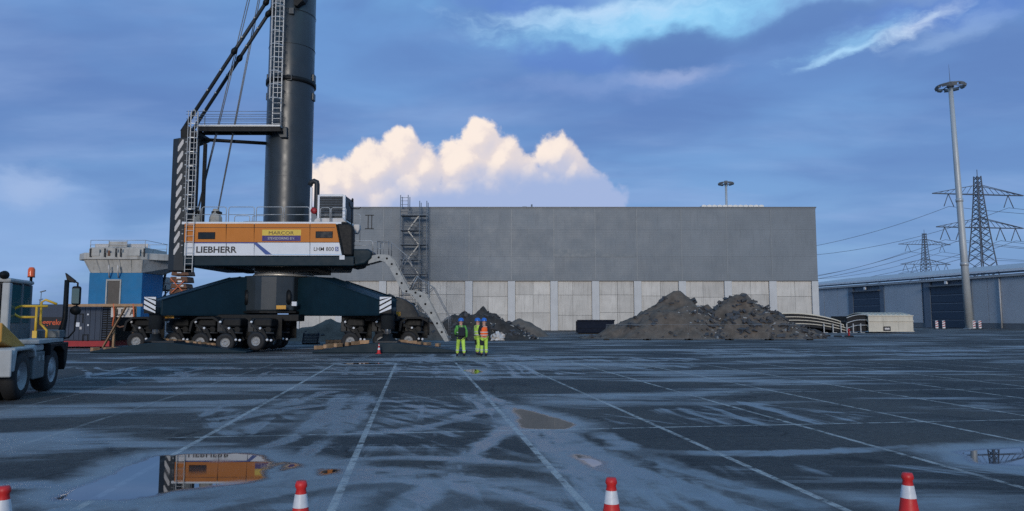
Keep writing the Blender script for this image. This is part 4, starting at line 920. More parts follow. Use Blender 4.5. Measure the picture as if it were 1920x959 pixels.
tims += [(178, 659, 37.2, .4, .2, 1.2), (204, 656, 37.4, .5, .2, 1.1), (222, 656, 37.6, .5, .2, 1.2)]
def mat_top(u, Y):
    for (u0, ua, u1) in ((168, 300, 462), (585, 722, 872)):
        if u0 < u < u1: f = (u - u0) / (ua - u0) if u < ua else (u1 - u) / (u1 - ua); return .09 + .41 * min(1.0, f * 1.05)
    return 0.0
for (u, v, Y, L, s_, rt) in tims: timber(u, v, 36.5 + (Y - 37) * .5 if u > 230 else Y, L, s_, rt, ('pale sawn timber block behind the near left support mat' if u < 300 + 110 and u > 300 else 'pale sawn timber block behind the near right support mat' if u > 600 else 'pale sawn timber block beside the dark generator container'), z0=mat_top(u, Y) if u > 230 else 0.0)
def pallet(u, Y, n, lab, m_='woodd'):
    x = PX(u, 640, Y); o = thing('pallet', (x, Y, 0), lab, 'pallet'); L, D = 1.2, .8
    for k in range(n):
        z = k * .145
        for q_ in range(3): obj('bearer', MB().box(x - L / 2, x + L / 2, Y - D / 2 + q_ * (D - .1) / 2, Y - D / 2 + q_ * (D - .1) / 2 + .1, z + .005, z + .10), m_, o)
        for q_ in range(5): obj('deck_board', MB().box(x - L / 2 + q_ * (L - .14) / 4, x - L / 2 + q_ * (L - .14) / 4 + .14, Y - D / 2, Y + D / 2, z + .103, z + .125), m_, o)
    return o
pallet(632, 43.5, 3, 'small stack of grey pallets behind the right crane wheels')
# ------------------------------------------------------------------ blue dockside hopper
HPY = 60.0
x0, x1 = PX(163, 600, HPY), PX(263, 600, HPY); zt_ = PZ(512, HPY); zf = PZ(484, HPY); zr = PZ(478, HPY)
hp = thing('dock_hopper', ((x0 + x1) / 2, HPY + 3, 0), 'blue house with a flared grey hopper on top beside the crane', 'hopper')
D = 3.6
obj('house', MB().box(x0, x1, HPY, HPY + D, 0, zt_), 'hopper', hp, bevel=.04)
dr = obj('door', MB().pbox(201, 224, 527, 600, HPY - .06, HPY - .005), 'door', hp)
mb = MB(); zz0, zz1 = PZ(600, HPY), PZ(527, HPY); a, b_ = PX(201, 560, HPY), PX(224, 560, HPY)
obj('frame', mb.box(a - .12, a - .01, HPY - .09, HPY - .004, zz0, zz1 + .12).box(b_ + .01, b_ + .12, HPY - .09, HPY - .004, zz0, zz1 + .12).box(a - .005, b_ + .005, HPY - .09, HPY - .004, zz1 + .01, zz1 + .12), 'conc_d', dr)
for u in (204, 221): obj('lifting_strap', MB().tube([pt(u, 498, HPY - .6), pt(u, 508, HPY - .5), pt(u + 1, 521, HPY - .12)], .06, 6), 'signw', hp)
# flared bin
zb0, zb1 = zt_ + .01, PZ(486, HPY - 1)
c0 = [(x0 + .05, HPY + .05), (x1 - .05, HPY + .05), (x1 - .05, HPY + D), (x0 + .05, HPY + D)]; c1 = [(x0 - .3, HPY - .35), (x1 + .2, HPY - .35), (x1 + 2.3, HPY + D + 1.0), (x0 - 1.3, HPY + D + 1.0)]
vs = [(x, y, zb0) for x, y in c0] + [(x, y, zb1) for x, y in c1]
obj('flared_bin', MB().add(vs, [(3, 2, 1, 0), (4, 5, 6, 7), (0, 1, 5, 4), (1, 2, 6, 5), (2, 3, 7, 6), (3, 0, 4, 7)]), 'conc_d', hp)
for k in range(6):
    f = k / 5; p, q_ = Vector((x0 + .1 + (x1 - x0 - .2) * f, HPY + .03, zb0 + .05)), Vector((x0 - .25 + (x1 - x0 + .4) * f, HPY - .38, zb1 - .02)); obj('rib', MB().bar(p, q_, .07, .10), 'conc_d', hp)
ex0, ex1 = PX(142, 480, HPY), PX(306, 480, HPY)
zc0, zc1 = zb1 + .01, PZ(473, HPY - 1)
obj('rim_beam', MB().vprism([(ex0 + 1.0, HPY - .5), (ex1 - 1.9, HPY - .5), (ex1, HPY + 1.2), (ex1, HPY + D), (ex0 + .1, HPY + D), (ex0 - .05, HPY + .6)], zc0, zc1), 'conc_d', hp, bevel=.05)
bx0, bx1 = PX(165, 465, HPY - .6), PX(268, 465, HPY - .6); zt2 = PZ(463.5, HPY - .6)
obj('bin_wall', MB().box(bx0, bx1, HPY - .3, HPY + D, zc1 + .005, zt2), 'conc_d', hp, bevel=.03)
for (a, b_) in ((167, 186), (236, 262)): obj('side_plate', MB().pbox(a, b_, 467, 480, HPY - .56, HPY - .505), 'conc_d', hp)
for u in (169, 196, 217, 226, 270): obj('bracket', MB().pbox(u - 1.2, u + 1.2, 466, 482, HPY - .65, HPY - .565), 'tr_dark', hp)
obj('rust_mark', MB().pbox(202, 206, 470, 480, HPY - .58, HPY - .52), 'rust', hp)
mb = MB(); zt3 = PZ(450, HPY - .6)
xs = [bx0 + (bx1 - bx0) * k / 3 for k in range(4)]
for yy in (HPY - .25, HPY + D - .1):
    for x in xs: mb.tube([(x, yy, zt2), (x, yy, zt3)], .03, 6)
    for z in (zt3, zt2 + (zt3 - zt2) * .35): mb.tube([(xs[0], yy, z), (xs[-1], yy, z)], .025, 6)
mb.tube([(xs[-1], HPY - .25, zt3), (xs[-1] + .1, HPY + D - .1, zt3)], .025, 6); obj('railing', mb, 'galv', hp)
obj('railing_panel', MB().box(xs[1], xs[2], HPY - .22, HPY - .20, zt2 + .05, zt3 - .1), 'conc_d', hp)
obj('upper_wall', MB().box(bx0 + .05, bx1 - .05, HPY + .3, HPY + .36, zt2 + .005, zt3 - .25), 'signw', hp)
obj('plinth', MB().box(x0 - .15, x1 + .15, HPY - .15, HPY + D + .15, 0, .35), 'conc_d', hp)
# ------------------------------------------------------------------ generator container
GY_ = 41.0
a, b_ = PX(20, 610, GY_), PX(191, 610, GY_); gz0, gz1 = .42, PZ(571, GY_)
gc = thing('generator_container', ((a + b_) / 2, GY_ + 1.2, 0), 'dark grey generator container on a red base beside the blue hopper', 'container')
obj('body', MB().box(a, b_, GY_, GY_ + 2.4, gz0, gz1), 'cont', gc, bevel=.03)
obj('base_frame', MB().box(a - .03, b_ + .5, GY_ - .04, GY_ + 2.44, .1, gz0 - .004), 'red', gc)
xm = PX(119, 610, GY_)
for k in range(7):
    xx = xm + .05 + k * (b_ - xm - .1) / 7; obj('wall_panel', MB().box(xx, xx + (b_ - xm - .1) / 7 - .03, GY_ - .03, GY_ - .003, gz0 + .06, gz1 - .06), 'cont', gc)
for (u0, u1, v0, v1) in ((142, 157, 590, 606), (157, 168, 629, 640)):
    mb = MB(); X0, X1, Z0, Z1 = PX(u0, 600, GY_), PX(u1, 600, GY_), PZ(v1, GY_), PZ(v0, GY_); y = GY_ - .06
    mb.box(X0, X1, y, y + .025, Z1, Z1 + .05).box(X0, X0 + .05, y, y + .025, Z0, Z1 - .003).box(X1 - .05, X1, y, y + .025, Z0, Z1 - .003); obj('hatch_frame', mb, 'black', gc)
for (u, v) in ((165, 590), (165, 610)): obj('latch', MB().pbox(u - 1.5, u + 1.5, v - 1.5, v + 1.5, GY_ - .07, GY_ - .04), 'white', gc)
obj('notice', MB().pbox(141, 149, 605, 613, GY_ - .06, GY_ - .035), 'white', gc); obj('notice', MB().pbox(149, 153, 613, 618, GY_ - .06, GY_ - .035), 'signw', gc)
sgn = obj('name_board', MB().pbox(66, 119, 595, 617, GY_ - .05, GY_ - .01), 'navy', gc)
ptext('lettering', 'aggreko', 74, 118.5, 599.5, 613, GY_ - .055, 'letter', sgn, bold=.02)
# louvred end bay
lx0, lx1 = b_ + .02, PX(211, 610, GY_)
lv = obj('louvre_bay', MB().box(lx0, lx1, GY_ + .05, GY_ + 2.3, gz0, gz1 - .1), 'black', gc)
for k in range(14):
    for q_ in (0, 1):
        wv_ = (lx1 - lx0) / 2; z = gz0 + .1 + k * (gz1 - gz0 - .25) / 14; f = MB().box(lx0 + q_ * wv_ + .03, lx0 + (q_ + 1) * wv_ - .03, GY_ - .02, GY_ + .04, z, z + .05); obj('louvre', f, 'cont', lv)
# timber frame with an old sign board
TY = 40.2
tf = thing('timber_trestle', (PX(235, 640, TY), TY, 0), 'raw timber trestle carrying a white sign board in front of the blue hopper', 'trestle')
obj('top_beam', MB().bar(pt(120, 573, TY), pt(268, 572.5, TY), .10, .15), 'wood', tf)
obj('diagonal', MB().bar(pt(193, 652, TY - .15), pt(236, 576, TY - .15), .06, .16, up=(0, 1, 0)), 'wood', tf)
for u in (213, 250): obj('post', MB().bar((PX(u, 640, TY + .1), TY + .1, .01), (PX(u, 640, TY + .1), TY + .1, PZ(571, TY)), .11), 'wood', tf); obj('strap', MB().tube([pt(u, 570, TY - .02), pt(u + 1, 592, TY - .05), pt(u - 2, 612, TY - .05)], .045, 6), 'strap', tf)
sb = obj('sign_board', MB().pbox(208, 256, 577, 595, TY + .16, TY + .20), 'signw', tf); ptext('lettering', 'ILE', 215, 234, 580, 592, TY + .155, 'navy', sb, bold=.02); ptext('lettering', 'A', 243, 252, 580, 592, TY + .155, 'navy', sb, bold=.02)
obj('sling', MB().tube([pt(212, 608, TY), pt(225, 614, TY - .1), pt(240, 610, TY - .1), pt(252, 606, TY)], .05, 6), 'rust', tf)
# rusty grab frame and steelwork behind the left arm
RY = 49.0
rg = thing('rusty_grab', (PX(336, 560, RY), RY, 0), 'rusty brown steel frame with orange straps standing behind the left crane arm', 'steel frame')
for (u0, u1, v0, v1) in ((320, 354, 508, 517), (317, 352, 519, 530), (319, 350, 532, 541), (316, 352, 542, 552)): obj('segment', MB().px([(u0, v1), (u0 + 2, v0), (u1 - 2, v0), (u1, v1)], RY, RY + 1.1), 'rust', rg, bevel=.06)
for u in (322, 347): obj('leg', MB().bar((PX(u, 600, RY + .5), RY + .5, .01), (PX(u, 600, RY + .5), RY + .5, PZ(548, RY)), .22), 'rust', rg)
for (u, v) in ((336, 511), (335, 521), (337, 528), (340, 536)): obj('white_tag', MB().pbox(u - 4, u + 4, v - 1.6, v + 1.6, RY - .06, RY - .02), 'white', rg)
obj('strap', MB().bar(pt(320, 522, RY - .1), pt(345, 549, RY - .1), .09, .05).bar(pt(346, 527, RY - .1), pt(322, 549, RY - .1), .09, .05), 'strap', rg)
SY = 66.0
sw = thing('loading_arm_frame', (PX(295, 600, SY), SY, 0), 'grey scaffold-like steelwork with platforms between the blue hopper and the crane', 'steelwork')
mb = MB(); us = [266, 276, 286, 297, 308, 318]
for i, u in enumerate(us): mb.bar((PX(u, 600, SY), SY, .01), (PX(u, 600, SY), SY, PZ([548, 556, 520, 505, 535, 548][i], SY)), .12)
obj('post', mb, 'galvd', sw)
for (u0, u1, v, m_) in ((262, 290, 558, 'woodd'), (262, 288, 573, 'galvd'), (283, 322, 546, 'woodd'), (270, 322, 585, 'galvd'), (286, 312, 532, 'galvd')): obj('platform', MB().box(PX(u0, v, SY), PX(u1, v, SY), SY - .6, SY + .8, PZ(v, SY), PZ(v - 2.2, SY)), m_, sw)
mb = MB()
for (p, q_) in (((272, 585), (300, 540)), ((300, 585), (272, 545)), ((286, 546), (312, 505)), ((312, 546), (290, 515)), ((302, 560), (322, 540))): mb.bar(pt(*p, SY), pt(*q_, SY), .08)
obj('brace', mb, 'galvd', sw); obj('jib', MB().bar(pt(300, 560, SY - .5), pt(318, 478, SY - .5), .16), 'tr_dark', sw)
obj('bin', MB().px([(288, 520), (312, 520), (306, 545), (292, 545)], SY - .2, SY + 1.4), 'conc_d', sw)
# distant street lamps far left
for (u, vt, Y) in ((75, 548, 150), (73, 563, 210)):
    o = thing('street_lamp', (PX(u, 590, Y), Y, 0), 'tiny distant street lamp, the taller of two behind the tractor cab' if Y == 150 else 'tiny distant street lamp, the shorter of two behind the tractor cab', 'street lamp', 'distant street lamps')
    x = PX(u, 590, Y); z = PZ(vt, Y); obj('pole', MB().tube([(x, Y, 0), (x, Y, z)], [.11, .07], 6), 'trimg', o); obj('lamp_head', MB().bar((x - .2, Y, z), (x + .9, Y, z + .3), .3, .2), 'trimg', o)
# ------------------------------------------------------------------ terminal tractor at the left edge
TA = R(17.0)                                     # heading: away from the camera, a little to the left of straight ahead
TO = Vector((PX(31, 748, 15.1) - 1.10 * math.cos(R(17)), 15.1 - 1.1 * math.sin(R(17)), 0))       # middle of the rear axle
tt = thing('terminal_tractor', TO, 'off white terminal tractor with yellow handrail and black mirror arm, cut by the left edge', 'tractor')
tt.rotation_euler = (0, 0, TA)
def tp(name, mb, m_, parent=None, bevel=0.0): return obj(name, mb, m_, parent or tt, bevel, local=True)
HWd = 1.18                                       # half width; local x right, y forward (away), z up
for (yy, dual) in ((0, True), (1.95, False)):
    for s_ in (-1, 1):
        wv_ = empty('wheel', (s_ * (HWd - (.30 if dual else .17)), yy, .50)); wv_.parent = tt
        hw_ = .30 if dual else .16
        prf = [(.30, -hw_), (.44, -hw_ - .01), (.49, -hw_ + .05), (.505, 0), (.49, hw_ - .05), (.44, hw_ + .01), (.30, hw_)]
        if dual: prf = [(.30, -hw_), (.44, -hw_ - .01), (.49, -hw_ + .05), (.50, -.06), (.40, -.02), (.40, .02), (.50, .06), (.49, hw_ - .05), (.44, hw_ + .01), (.30, hw_)]
        obj('tyre', MB().lathe(prf, (0, 0, 0), 'x', 36), 'rubber', wv_, local=True)
        k = s_ * hw_
        RI = MB().lathe([(.31, k * .98), (.29, k * .85), (.26, k * (.25 if dual else .75)), (.13, k * (.2 if dual else .8)), (.12, k * (.75 if dual else 1.05)), (0, k * (.78 if dual else 1.08))], (0, 0, 0), 'x', 30)
        for a in range(10): RI.lathe([(0, k * (.3 if dual else .86)), (.016, k * (.3 if dual else .86)), (.016, k * .2)], (0, .20 * math.cos(a * .628), .20 * math.sin(a * .628)), 'x', 6)
        obj('rim', RI, 'rim', wv_, local=True)
tp('chassis', MB().box(-.45, .45, -.7, 2.6, .55, .92), 'tr_dark')
# rear fender, right side arch
arc = [(-.72, .62), (-.72, .98), (-.62, 1.10), (.45, 1.10), (.62, 1.0), (.68, .85), (.60, .85), (.52, .97), (.38, 1.03), (-.50, 1.03), (-.60, .62)]
for s_ in (-1, 1):
    mb = MB(); x0, x1 = (.42, HWd + .05) if s_ > 0 else (-HWd - .05, -.42)
    n = len(arc); vs = [(x0, y, z) for y, z in arc] + [(x1, y, z) for y, z in arc]; mb.add(vs, [tuple(range(n)), tuple(range(2 * n - 1, n - 1, -1))] + [((i + 1) % n, i, i + n, (i + 1) % n + n) for i in range(n)])
    tp('rear_fender', mb, 'tr_white', bevel=.03)
tp('rear_panel', MB().box(-HWd - .04, HWd + .04, -.78, -.725, .52, 1.08), 'tr_white', bevel=.03)
for (x, m_, r_) in ((.86, 'lamp_r', .085), (.60, 'lamp_r', .085), (-.86, 'lamp_r', .085), (-.60, 'lamp_a', .085)):
    tl = tp('tail_light', MB().lathe([(0, -.05), (r_ * .8, -.05), (r_, -.02), (r_, 0)], (x, -.79, .72), 'y', 16), m_); obj('bezel', MB().lathe([(r_, -.03), (r_ + .03, -.03), (r_ + .03, .0)], (x, -.786, .72), 'y', 16), 'black', tl, local=True)
# fifth wheel lift boom (ochre)
tp('lift_boom', MB().add([(a_, y, z) for a_ in (.50, 1.0) for (y, z) in ((-.7, 1.62), (.80, 1.06), (.80, .98), (.7, .96), (-.7, 1.22))], [(0, 1, 2, 3, 4), (9, 8, 7, 6, 5)] + [((i + 1) % 5, i, i + 5, (i + 1) % 5 + 5) for i in range(5)]), 'ramp_y', bevel=.03)
tp('lift_boom', MB().box(-.75, -.25, -.7, .8, 1.16, 1.5), 'ramp_y', bevel=.04)
tp('fifth_wheel', MB().lathe([(0, 0), (.5, 0), (.5, .08), (0, .10)], (-.1, .1, 1.18)), 'tr_dark')
# deck behind and beside the cab
tp('deck', MB().box(-.60, HWd + .04, .80, 2.6, 1.13, 1.23), 'tr_white', bevel=.02)
tp('deck_edge', MB().box(.75, HWd + .06, 2.15, 2.65, 1.235, 1.42), 'tr_grey', bevel=.02)
tp('tool_box', MB().box(.62, HWd + .0, .66, 1.38, .36, .96), 'tr_grey', bevel=.03); tp('tank', MB().box(.60, HWd - .02, .70, 1.35, .97, 1.12), 'tr_white', bevel=.04)
for y in (.9, 1.15): tp('latch', MB().box(HWd + .0, HWd + .03, y, y + .05, .76, .87), 'galv')
tp('front_fender', MB().add([(a_, y, z) for a_ in (.5, HWd + .10) for (y, z) in ((1.40, 1.12), (2.75, 1.12), (2.66, .62), (2.52, .45), (2.45, .9), (2.15, 1.04), (1.7, 1.04), (1.42, .85))], [(0, 1, 2, 3, 4, 5, 6, 7), (15, 14, 13, 12, 11, 10, 9, 8)] + [((i + 1) % 8, i, i + 8, (i + 1) % 8 + 8) for i in range(8)]), 'black', bevel=.02)
# cab on the left half
c0_, c1_, cy0, cy1, cz0_, cz1_ = -1.25, .55, .85, 2.3, 1.25, 2.60
cb = tp('cab', MB().box(c0_, c1_, cy0 + .04, cy1, cz0_, cz1_ - .10), 'tr_dark', bevel=.05)
tp('cab_roof', MB().box(c0_ - .04, c1_ + .05, cy0 - .02, cy1 + .05, cz1_ - .10, cz1_), 'tr_white', bevel=.06)
for x in (c0_, c1_ - .13): tp('cab_pillar', MB().box(x, x + .16, cy0, cy0 + .16, cz0_, cz1_ - .105), 'tr_white', bevel=.03)
for y in (cy0 + .75, cy1 - .12): tp('cab_pillar', MB().box(c1_ - .07, c1_ + .035, y, y + .09, cz0_, cz1_ - .105), 'tr_grey', bevel=.02)
tp('cab_lower_panel', MB().box(c0_ + .02, c1_ - .14, cy0 - .03, cy0 + .035, cz0_ - .2, cz0_ + .62), 'tr_white', bevel=.03)
rw = tp('rear_window', MB().box(c0_ + .17, c1_ - .135, cy0 + .0, cy0 + .03, cz0_ + .64, cz1_ - .14), 'black', bevel=.06); obj('pane', MB().box(c0_ + .22, c1_ - .19, cy0 - .012, cy0 - .004, cz0_ + .70, cz1_ - .20), 'glass_t', rw, local=True)
obj('sun_film', MB().box(c0_ + .22, c1_ - .19, cy0 - .018, cy0 - .014, cz0_ + 1.22, cz1_ - .20), 'glass', rw, local=True)
for (y0, y1) in ((cy0 + .17, cy0 + .74), (cy0 + .85, cy1 - .13)): tp('side_window', MB().box(c1_ - .02, c1_ + .012, y0, y1, cz0_ + .35, cz1_ - .14), 'glass_t')
tp('side_panel', MB().box(c1_ - .03, c1_ + .02, cy0 + .165, cy1 - .02, cz0_ - .02, cz0_ + .34), 'tr_grey')
bl = tp('beacon', MB().lathe([(.075, 0), (.075, .17), (.05, .22), (0, .23)], (c1_ + .02, cy1 - .15, cz1_ + .10), n=16), 'lamp_a'); obj('stem', MB().lathe([(.03, -.12), (.03, 0), (.08, .0), (.08, .02)], (c1_ + .02, cy1 - .15, cz1_ + .08), n=12), 'black', bl, local=True)
tp('work_lamp', MB().lathe([(0, -.08), (.08, -.06), (.10, .04), (0, .06)], (c1_ - .10, cy0 - .02, cz1_ + .06), 'y', 14), 'black')
tp('hose_coil', MB().tube([(-.0, .82, 1.9), (.1, .75, 1.6), (.0, .7, 1.4), (.1, .6, 1.3)], .035, 6).box(.0, .3, .74, .80, 1.70, 1.90), 'black'); tp('air_coupling', MB().lathe([(0, -.05), (.05, -.05), (.05, 0)], (.08, .73, 1.80), 'y', 10).lathe([(0, -.05), (.05, -.05), (.05, 0)], (.20, .73, 1.80), 'y', 10), 'white')
# yellow handrail
hr = MB(); yh = 1.30
hr.tube([(.98, yh, 1.25), (.98, yh, 1.98)], .028, 8); hr.tube([(1.06, yh + .5, 1.25), (1.06, yh + .5, 1.42), (.92, yh + .5, 1.58), (.92, yh + .5, 2.08), (1.0, yh + .5, 2.14), (1.24, yh + .5, 2.04)], .028, 8)
hr.tube([(1.20, yh, 1.98), (.66, yh, 1.98), (.56, yh, 1.94), (.52, yh, 1.86), (.56, yh, 1.78), (.66, yh, 1.73), (.98, yh, 1.73)], .028, 8)
tp('handrail', hr, 'handrail'); tp('handrail_foot', MB().bar((.98, yh - .04, 1.255), (.98, yh - .04, 1.42), .09, .04), 'handrail')
# mirror arm

mx, my = 1.22, 2.55
tp('mirror_post', MB().tube([(mx - .10, my, 1.32), (mx - .06, my, 1.55), (mx, my, 1.9), (mx, my, 2.85)], [.10, .085, .06, .055], 10), 'black')
mr_ = tp('mirror', MB().box(mx + .12, mx + .32, my - .06, my + .08, 2.25, 2.72), 'black', bevel=.05); obj('mirror_glass', MB().box(mx + .14, mx + .30, my - .075, my - .064, 2.29, 2.66), 'glass_t', mr_, local=True)
tp('mirror_arm', MB().tube([(mx, my, 2.83), (mx + .18, my, 2.83), (mx + .24, my, 2.80), (mx + .24, my, 2.66)], .022, 8).tube([(mx + .24, my, 2.3), (mx + .24, my, 2.0), (mx + .22, my, 1.62), (mx + .1, my, 1.45), (mx - .06, my, 1.42)], .02, 8), 'black')
tp('wide_mirror', MB().add([(mx - .05, my - .02, 3.05), (mx + .18, my - .02, 2.86), (mx + .15, my - .02, 2.80), (mx - .0, my - .02, 2.86), (mx - .05, my + .12, 3.05), (mx + .18, my + .12, 2.86), (mx + .15, my + .12, 2.80), (mx, my + .12, 2.86)], [(0, 1, 2, 3), (7, 6, 5, 4), (0, 4, 5, 1), (1, 5, 6, 2), (2, 6, 7, 3), (3, 7, 4, 0)]), 'black', bevel=.01)
tp('lower_mirror', MB().lathe([(0, -.05), (.11, -.04), (.12, .05), (0, .07)], (mx + .22, my - .02, 2.12), 'y', 14), 'black')
for o_ in list(tt.children):
    if 'mirror' in o_.name: o_.location.z -= (.22 if 'post' not in o_.name else .20)
# ------------------------------------------------------------------ cones
def cone(loc, h, lab, grp, rot=0.0):
    o = thing('traffic_cone', loc, lab, 'traffic cone', grp); o.rotation_euler = (0, 0, rot); k = h / .75
    L = [(.028, .735), (.034, .72), (.036, .705), (.028, .69), (.0325, .66), (.045, .58), (.067, .44), (.0895, .30), (.110, .17), (.131, .04), (.145, .03)]
    def seg(z0, z1, off=0.0):
        zs = [z for r_, z in L if z1 > z > z0] + [z0, z1]; zs = sorted(set(zs)); f = lambda z: float(np.interp(z, [q_[1] for q_ in L][::-1], [q_[0] for q_ in L][::-1]))
        return [((f(z) + off) * k, z * k) for z in zs]
    obj('body', MB().lathe(seg(.03, .735) + [(0, .735 * k)], (0, 0, 0), n=28), 'cone', o, local=True)
    for (a, b_) in ((.585, .662), (.28, .43)): obj('white_band', MB().lathe(seg(a, b_, .0025), (0, 0, 0), n=28), 'conew', o, local=True)
    obj('base', MB().box(-.19 * k, .19 * k, -.19 * k, .19 * k, 0, .032 * k), 'cone', o, bevel=.012, local=True)
for (u, v, lab) in ((8, 912, 'red and white traffic cone at the bottom left corner of the yard'), (565, 902, 'red and white traffic cone in front of the long puddle'), (1146, 896, 'red and white traffic cone on the wet streaks at bottom centre'), (1701, 887, 'red and white traffic cone at bottom right on the dry asphalt')):
    d = px_dir(u, v); k = (0.735 - EYE) / d.z; cone((d.x * k, d.y * k, 0), .75, lab, 'cones along the front edge', random.uniform(0, 1))
p = gp(709, 664); cone((p.x, 34.6, 0), .5, 'small distant traffic cone in front of the near right crane mat', None)
# ------------------------------------------------------------------ workers
def skin(name, chain, edges, m_, parent, root=0, sub=2):
    me = bpy.data.meshes.new(name); me.from_pydata([c[:3] for c in chain], edges, []); o = bpy.data.objects.new(name, me); COL.objects.link(o); o.parent = parent
    md = o.modifiers.new('skin', 'SKIN'); md.use_smooth_shade = True
    sv = me.skin_vertices[0].data
    for i, c in enumerate(chain): r_ = c[3]; sv[i].radius = r_ if isinstance(r_, tuple) else (r_, r_); sv[i].use_root = (i == root)
    sb_ = o.modifiers.new('sub', 'SUBSURF'); sb_.levels = sub; sb_.render_levels = sub
    me.materials.append(M[m_]); return o
def hand(parent, p, d):
    mb = MB(); p = Vector(p); d = Vector(d).normalized(); s_ = d.cross(Vector((0, 1, 0))); s_ = s_.normalized() if s_.length > .1 else Vector((1, 0, 0))
    mb.bar(p - d * .01, p + d * .085, .03, .08, up=s_)
    for k, L in enumerate((.065, .075, .07, .055)):
        b_ = p + d * .08 + s_ * (-.030 + k * .02); mid = b_ + d * L * .55; mb.tube([b_, mid, mid + d * L * .4 + Vector((0, .018, 0))], [.0095, .009, .007], 6)
    b_ = p + d * .02 - s_ * .035; mb.tube([b_, b_ + d * .035 - s_ * .02, b_ + d * .065 - s_ * .022], [.012, .011, .008], 6)
    return obj('hand', mb, 'wear', parent, local=True)
def worker(loc, rz, lab, jacket, sleeves, legs, stride, armL, armR, vest=None):
    o = tag(empty('person', loc), lab, 'person', 'workers in high visibility clothing', 'thing'); o.rotation_euler = (0, 0, rz); o.scale = (.93, .93, .93)
    hp_, ch, nk, hd = .96, 1.36, 1.49, 1.62
    la_, ra_ = stride
    kneeL, ankL = (-.11, la_ * .55 + .04, .52), (-.12, la_, .10 + max(0, -la_) * .12); kneeR, ankR = (.11, ra_ * .55 + .04, .52), (.12, ra_, .10 + max(0, -ra_) * .12)
    shL, shR = (-.20, 0, 1.42), (.20, 0, 1.42)
    elL, wrL = armL; elR, wrR = armR
    # body: one continuous surface
    B = [(0, 0, hp_, (.15, .12)), (0, .01, 1.15, (.14, .10)), (0, 0, ch, (.17, .11)), (0, .005, nk, .06), (0, .015, 1.58, (.075, .085)), (0, .01, 1.68, (.082, .098)), (0, .005, 1.76, .06),
         (*shL, .065), (*elL, .045), (*wrL, .035), (*shR, .065), (*elR, .045), (*wrR, .035), (-.10, 0, .90, .09), (*kneeL, .06), (*ankL, .045), (.10, 0, .90, .09), (*kneeR, .06), (*ankR, .045), (0, .115, 1.615, .018)]
    E = [(0, 1), (1, 2), (2, 3), (3, 4), (4, 5), (5, 6), (2, 7), (7, 8), (8, 9), (2, 10), (10, 11), (11, 12), (0, 13), (13, 14), (14, 15), (0, 16), (16, 17), (17, 18), (4, 19)]
    skin('body', B, E, 'skin', o)
    skin('trousers', [(0, 0, .99, (.175, .135)), (-.10, 0, .88, .115), (*kneeL, .088), (ankL[0], ankL[1], ankL[2] + .03, .082), (.10, 0, .88, .115), (*kneeR, .088), (ankR[0], ankR[1], ankR[2] + .03, .082)], [(0, 1), (1, 2), (2, 3), (0, 4), (4, 5), (5, 6)], legs, o)
    skin('jacket', [(0, 0, .92, (.19, .15)), (0, .0, 1.12, (.19, .145)), (0, -.01, 1.33, (.205, .15)), (0, 0, 1.46, (.10, .09)), (*shL, .09), (*elL, .075), (*wrL, .058), (*shR, .09), (*elR, .075), (*wrR, .058)], [(0, 1), (1, 2), (2, 3), (2, 4), (4, 5), (5, 6), (2, 7), (7, 8), (8, 9)], sleeves, o)
    if vest: skin('vest', [(0, 0, .90, (.20, .16)), (0, 0, 1.1, (.205, .16)), (0, -.01, 1.32, (.225, .168)), (0, 0, 1.44, (.15, .11))], [(0, 1), (1, 2), (2, 3)], vest, o)
    for zz, rr in ((1.02, .20), (1.16, .205)):
        obj('reflective_tape', MB().lathe([(1, -.022), (1.005, .022)], (0, 0, 0), n=20).xf(Matrix.Translation((0, 0, zz)) @ Matrix.Diagonal((rr * 1.03, .162, 1, 1))), 'tape', o, local=True)
    for (ax, ay, az_) in (ankL, ankR):
        obj('reflective_tape', MB().lathe([(.094, -.02), (.094, .02)], (0, 0, 0), n=14).xf(Matrix.Translation((ax, ay * .8 + .01, .30))), 'tape', o, local=True)
        bt = az_ - .10; skin('boot', [(ax, ay - .02, bt + .13, .062), (ax, ay - .01, bt + .06, .060), (ax, ay + .09, bt + .05, (.052, .045)), (ax, ay + .18, bt + .04, (.046, .036))], [(0, 1), (1, 2), (2, 3)], 'wear', o)
    hand(o, wrL, Vector(wrL) - Vector(elL)); hand(o, wrR, Vector(wrR) - Vector(elR))
    hm = obj('helmet', MB().lathe([(.148, .0), (.146, .04), (.13, .10), (.085, .145), (.03, .16), (0, .162)], (0, 0, 0), n=24).xf(Matrix.Translation((0, .01, 1.70)) @ Matrix.Diagonal((.92, 1.08, 1, 1))), 'helmet', o, local=True)
    obj('peak', MB().prism([(-.10, 0), (.10, 0), (.08, .015), (-.08, .015)], .11, .215).xf(Matrix.Translation((0, .0, 1.70))), 'helmet', hm, local=True)
    mbf = MB()
    for s_ in (-1, 1): mbf.lathe([(0, -.012), (.012, 0), (0, .012)], (s_ * .034, .103, 1.655), 'y', 8)
    mbf.box(-.025, .025, .092, .104, 1.575, 1.582); obj('eyes_and_mouth', mbf, 'wear', o, local=True)
    mbe = MB()
    for s_ in (-1, 1): mbe.lathe([(0, -.012), (.03, -.008), (.032, .008), (0, .012)], (s_ * .086, .0, 1.635), 'x', 10)
    obj('ears', mbe, 'skin', o, local=True)
    return o
def wl(u, v): p = gp(u, v); return (p.x, p.y, 0)
hang = lambda s_, f=0.02, o=.27: ((s_ * o, -.02 + f, 1.15), (s_ * (o + .01), .06 + f, .90))
w1 = worker(wl(864, 669), R(14), 'worker in green jacket, dark backpack and blue helmet walking away, leftmost of three', 'hv_g', 'hv_g', 'hv_y', (.30, -.26), ((-.25, .10, 1.16), (-.20, .30, 1.04)), hang(1, -.10, .25), None)
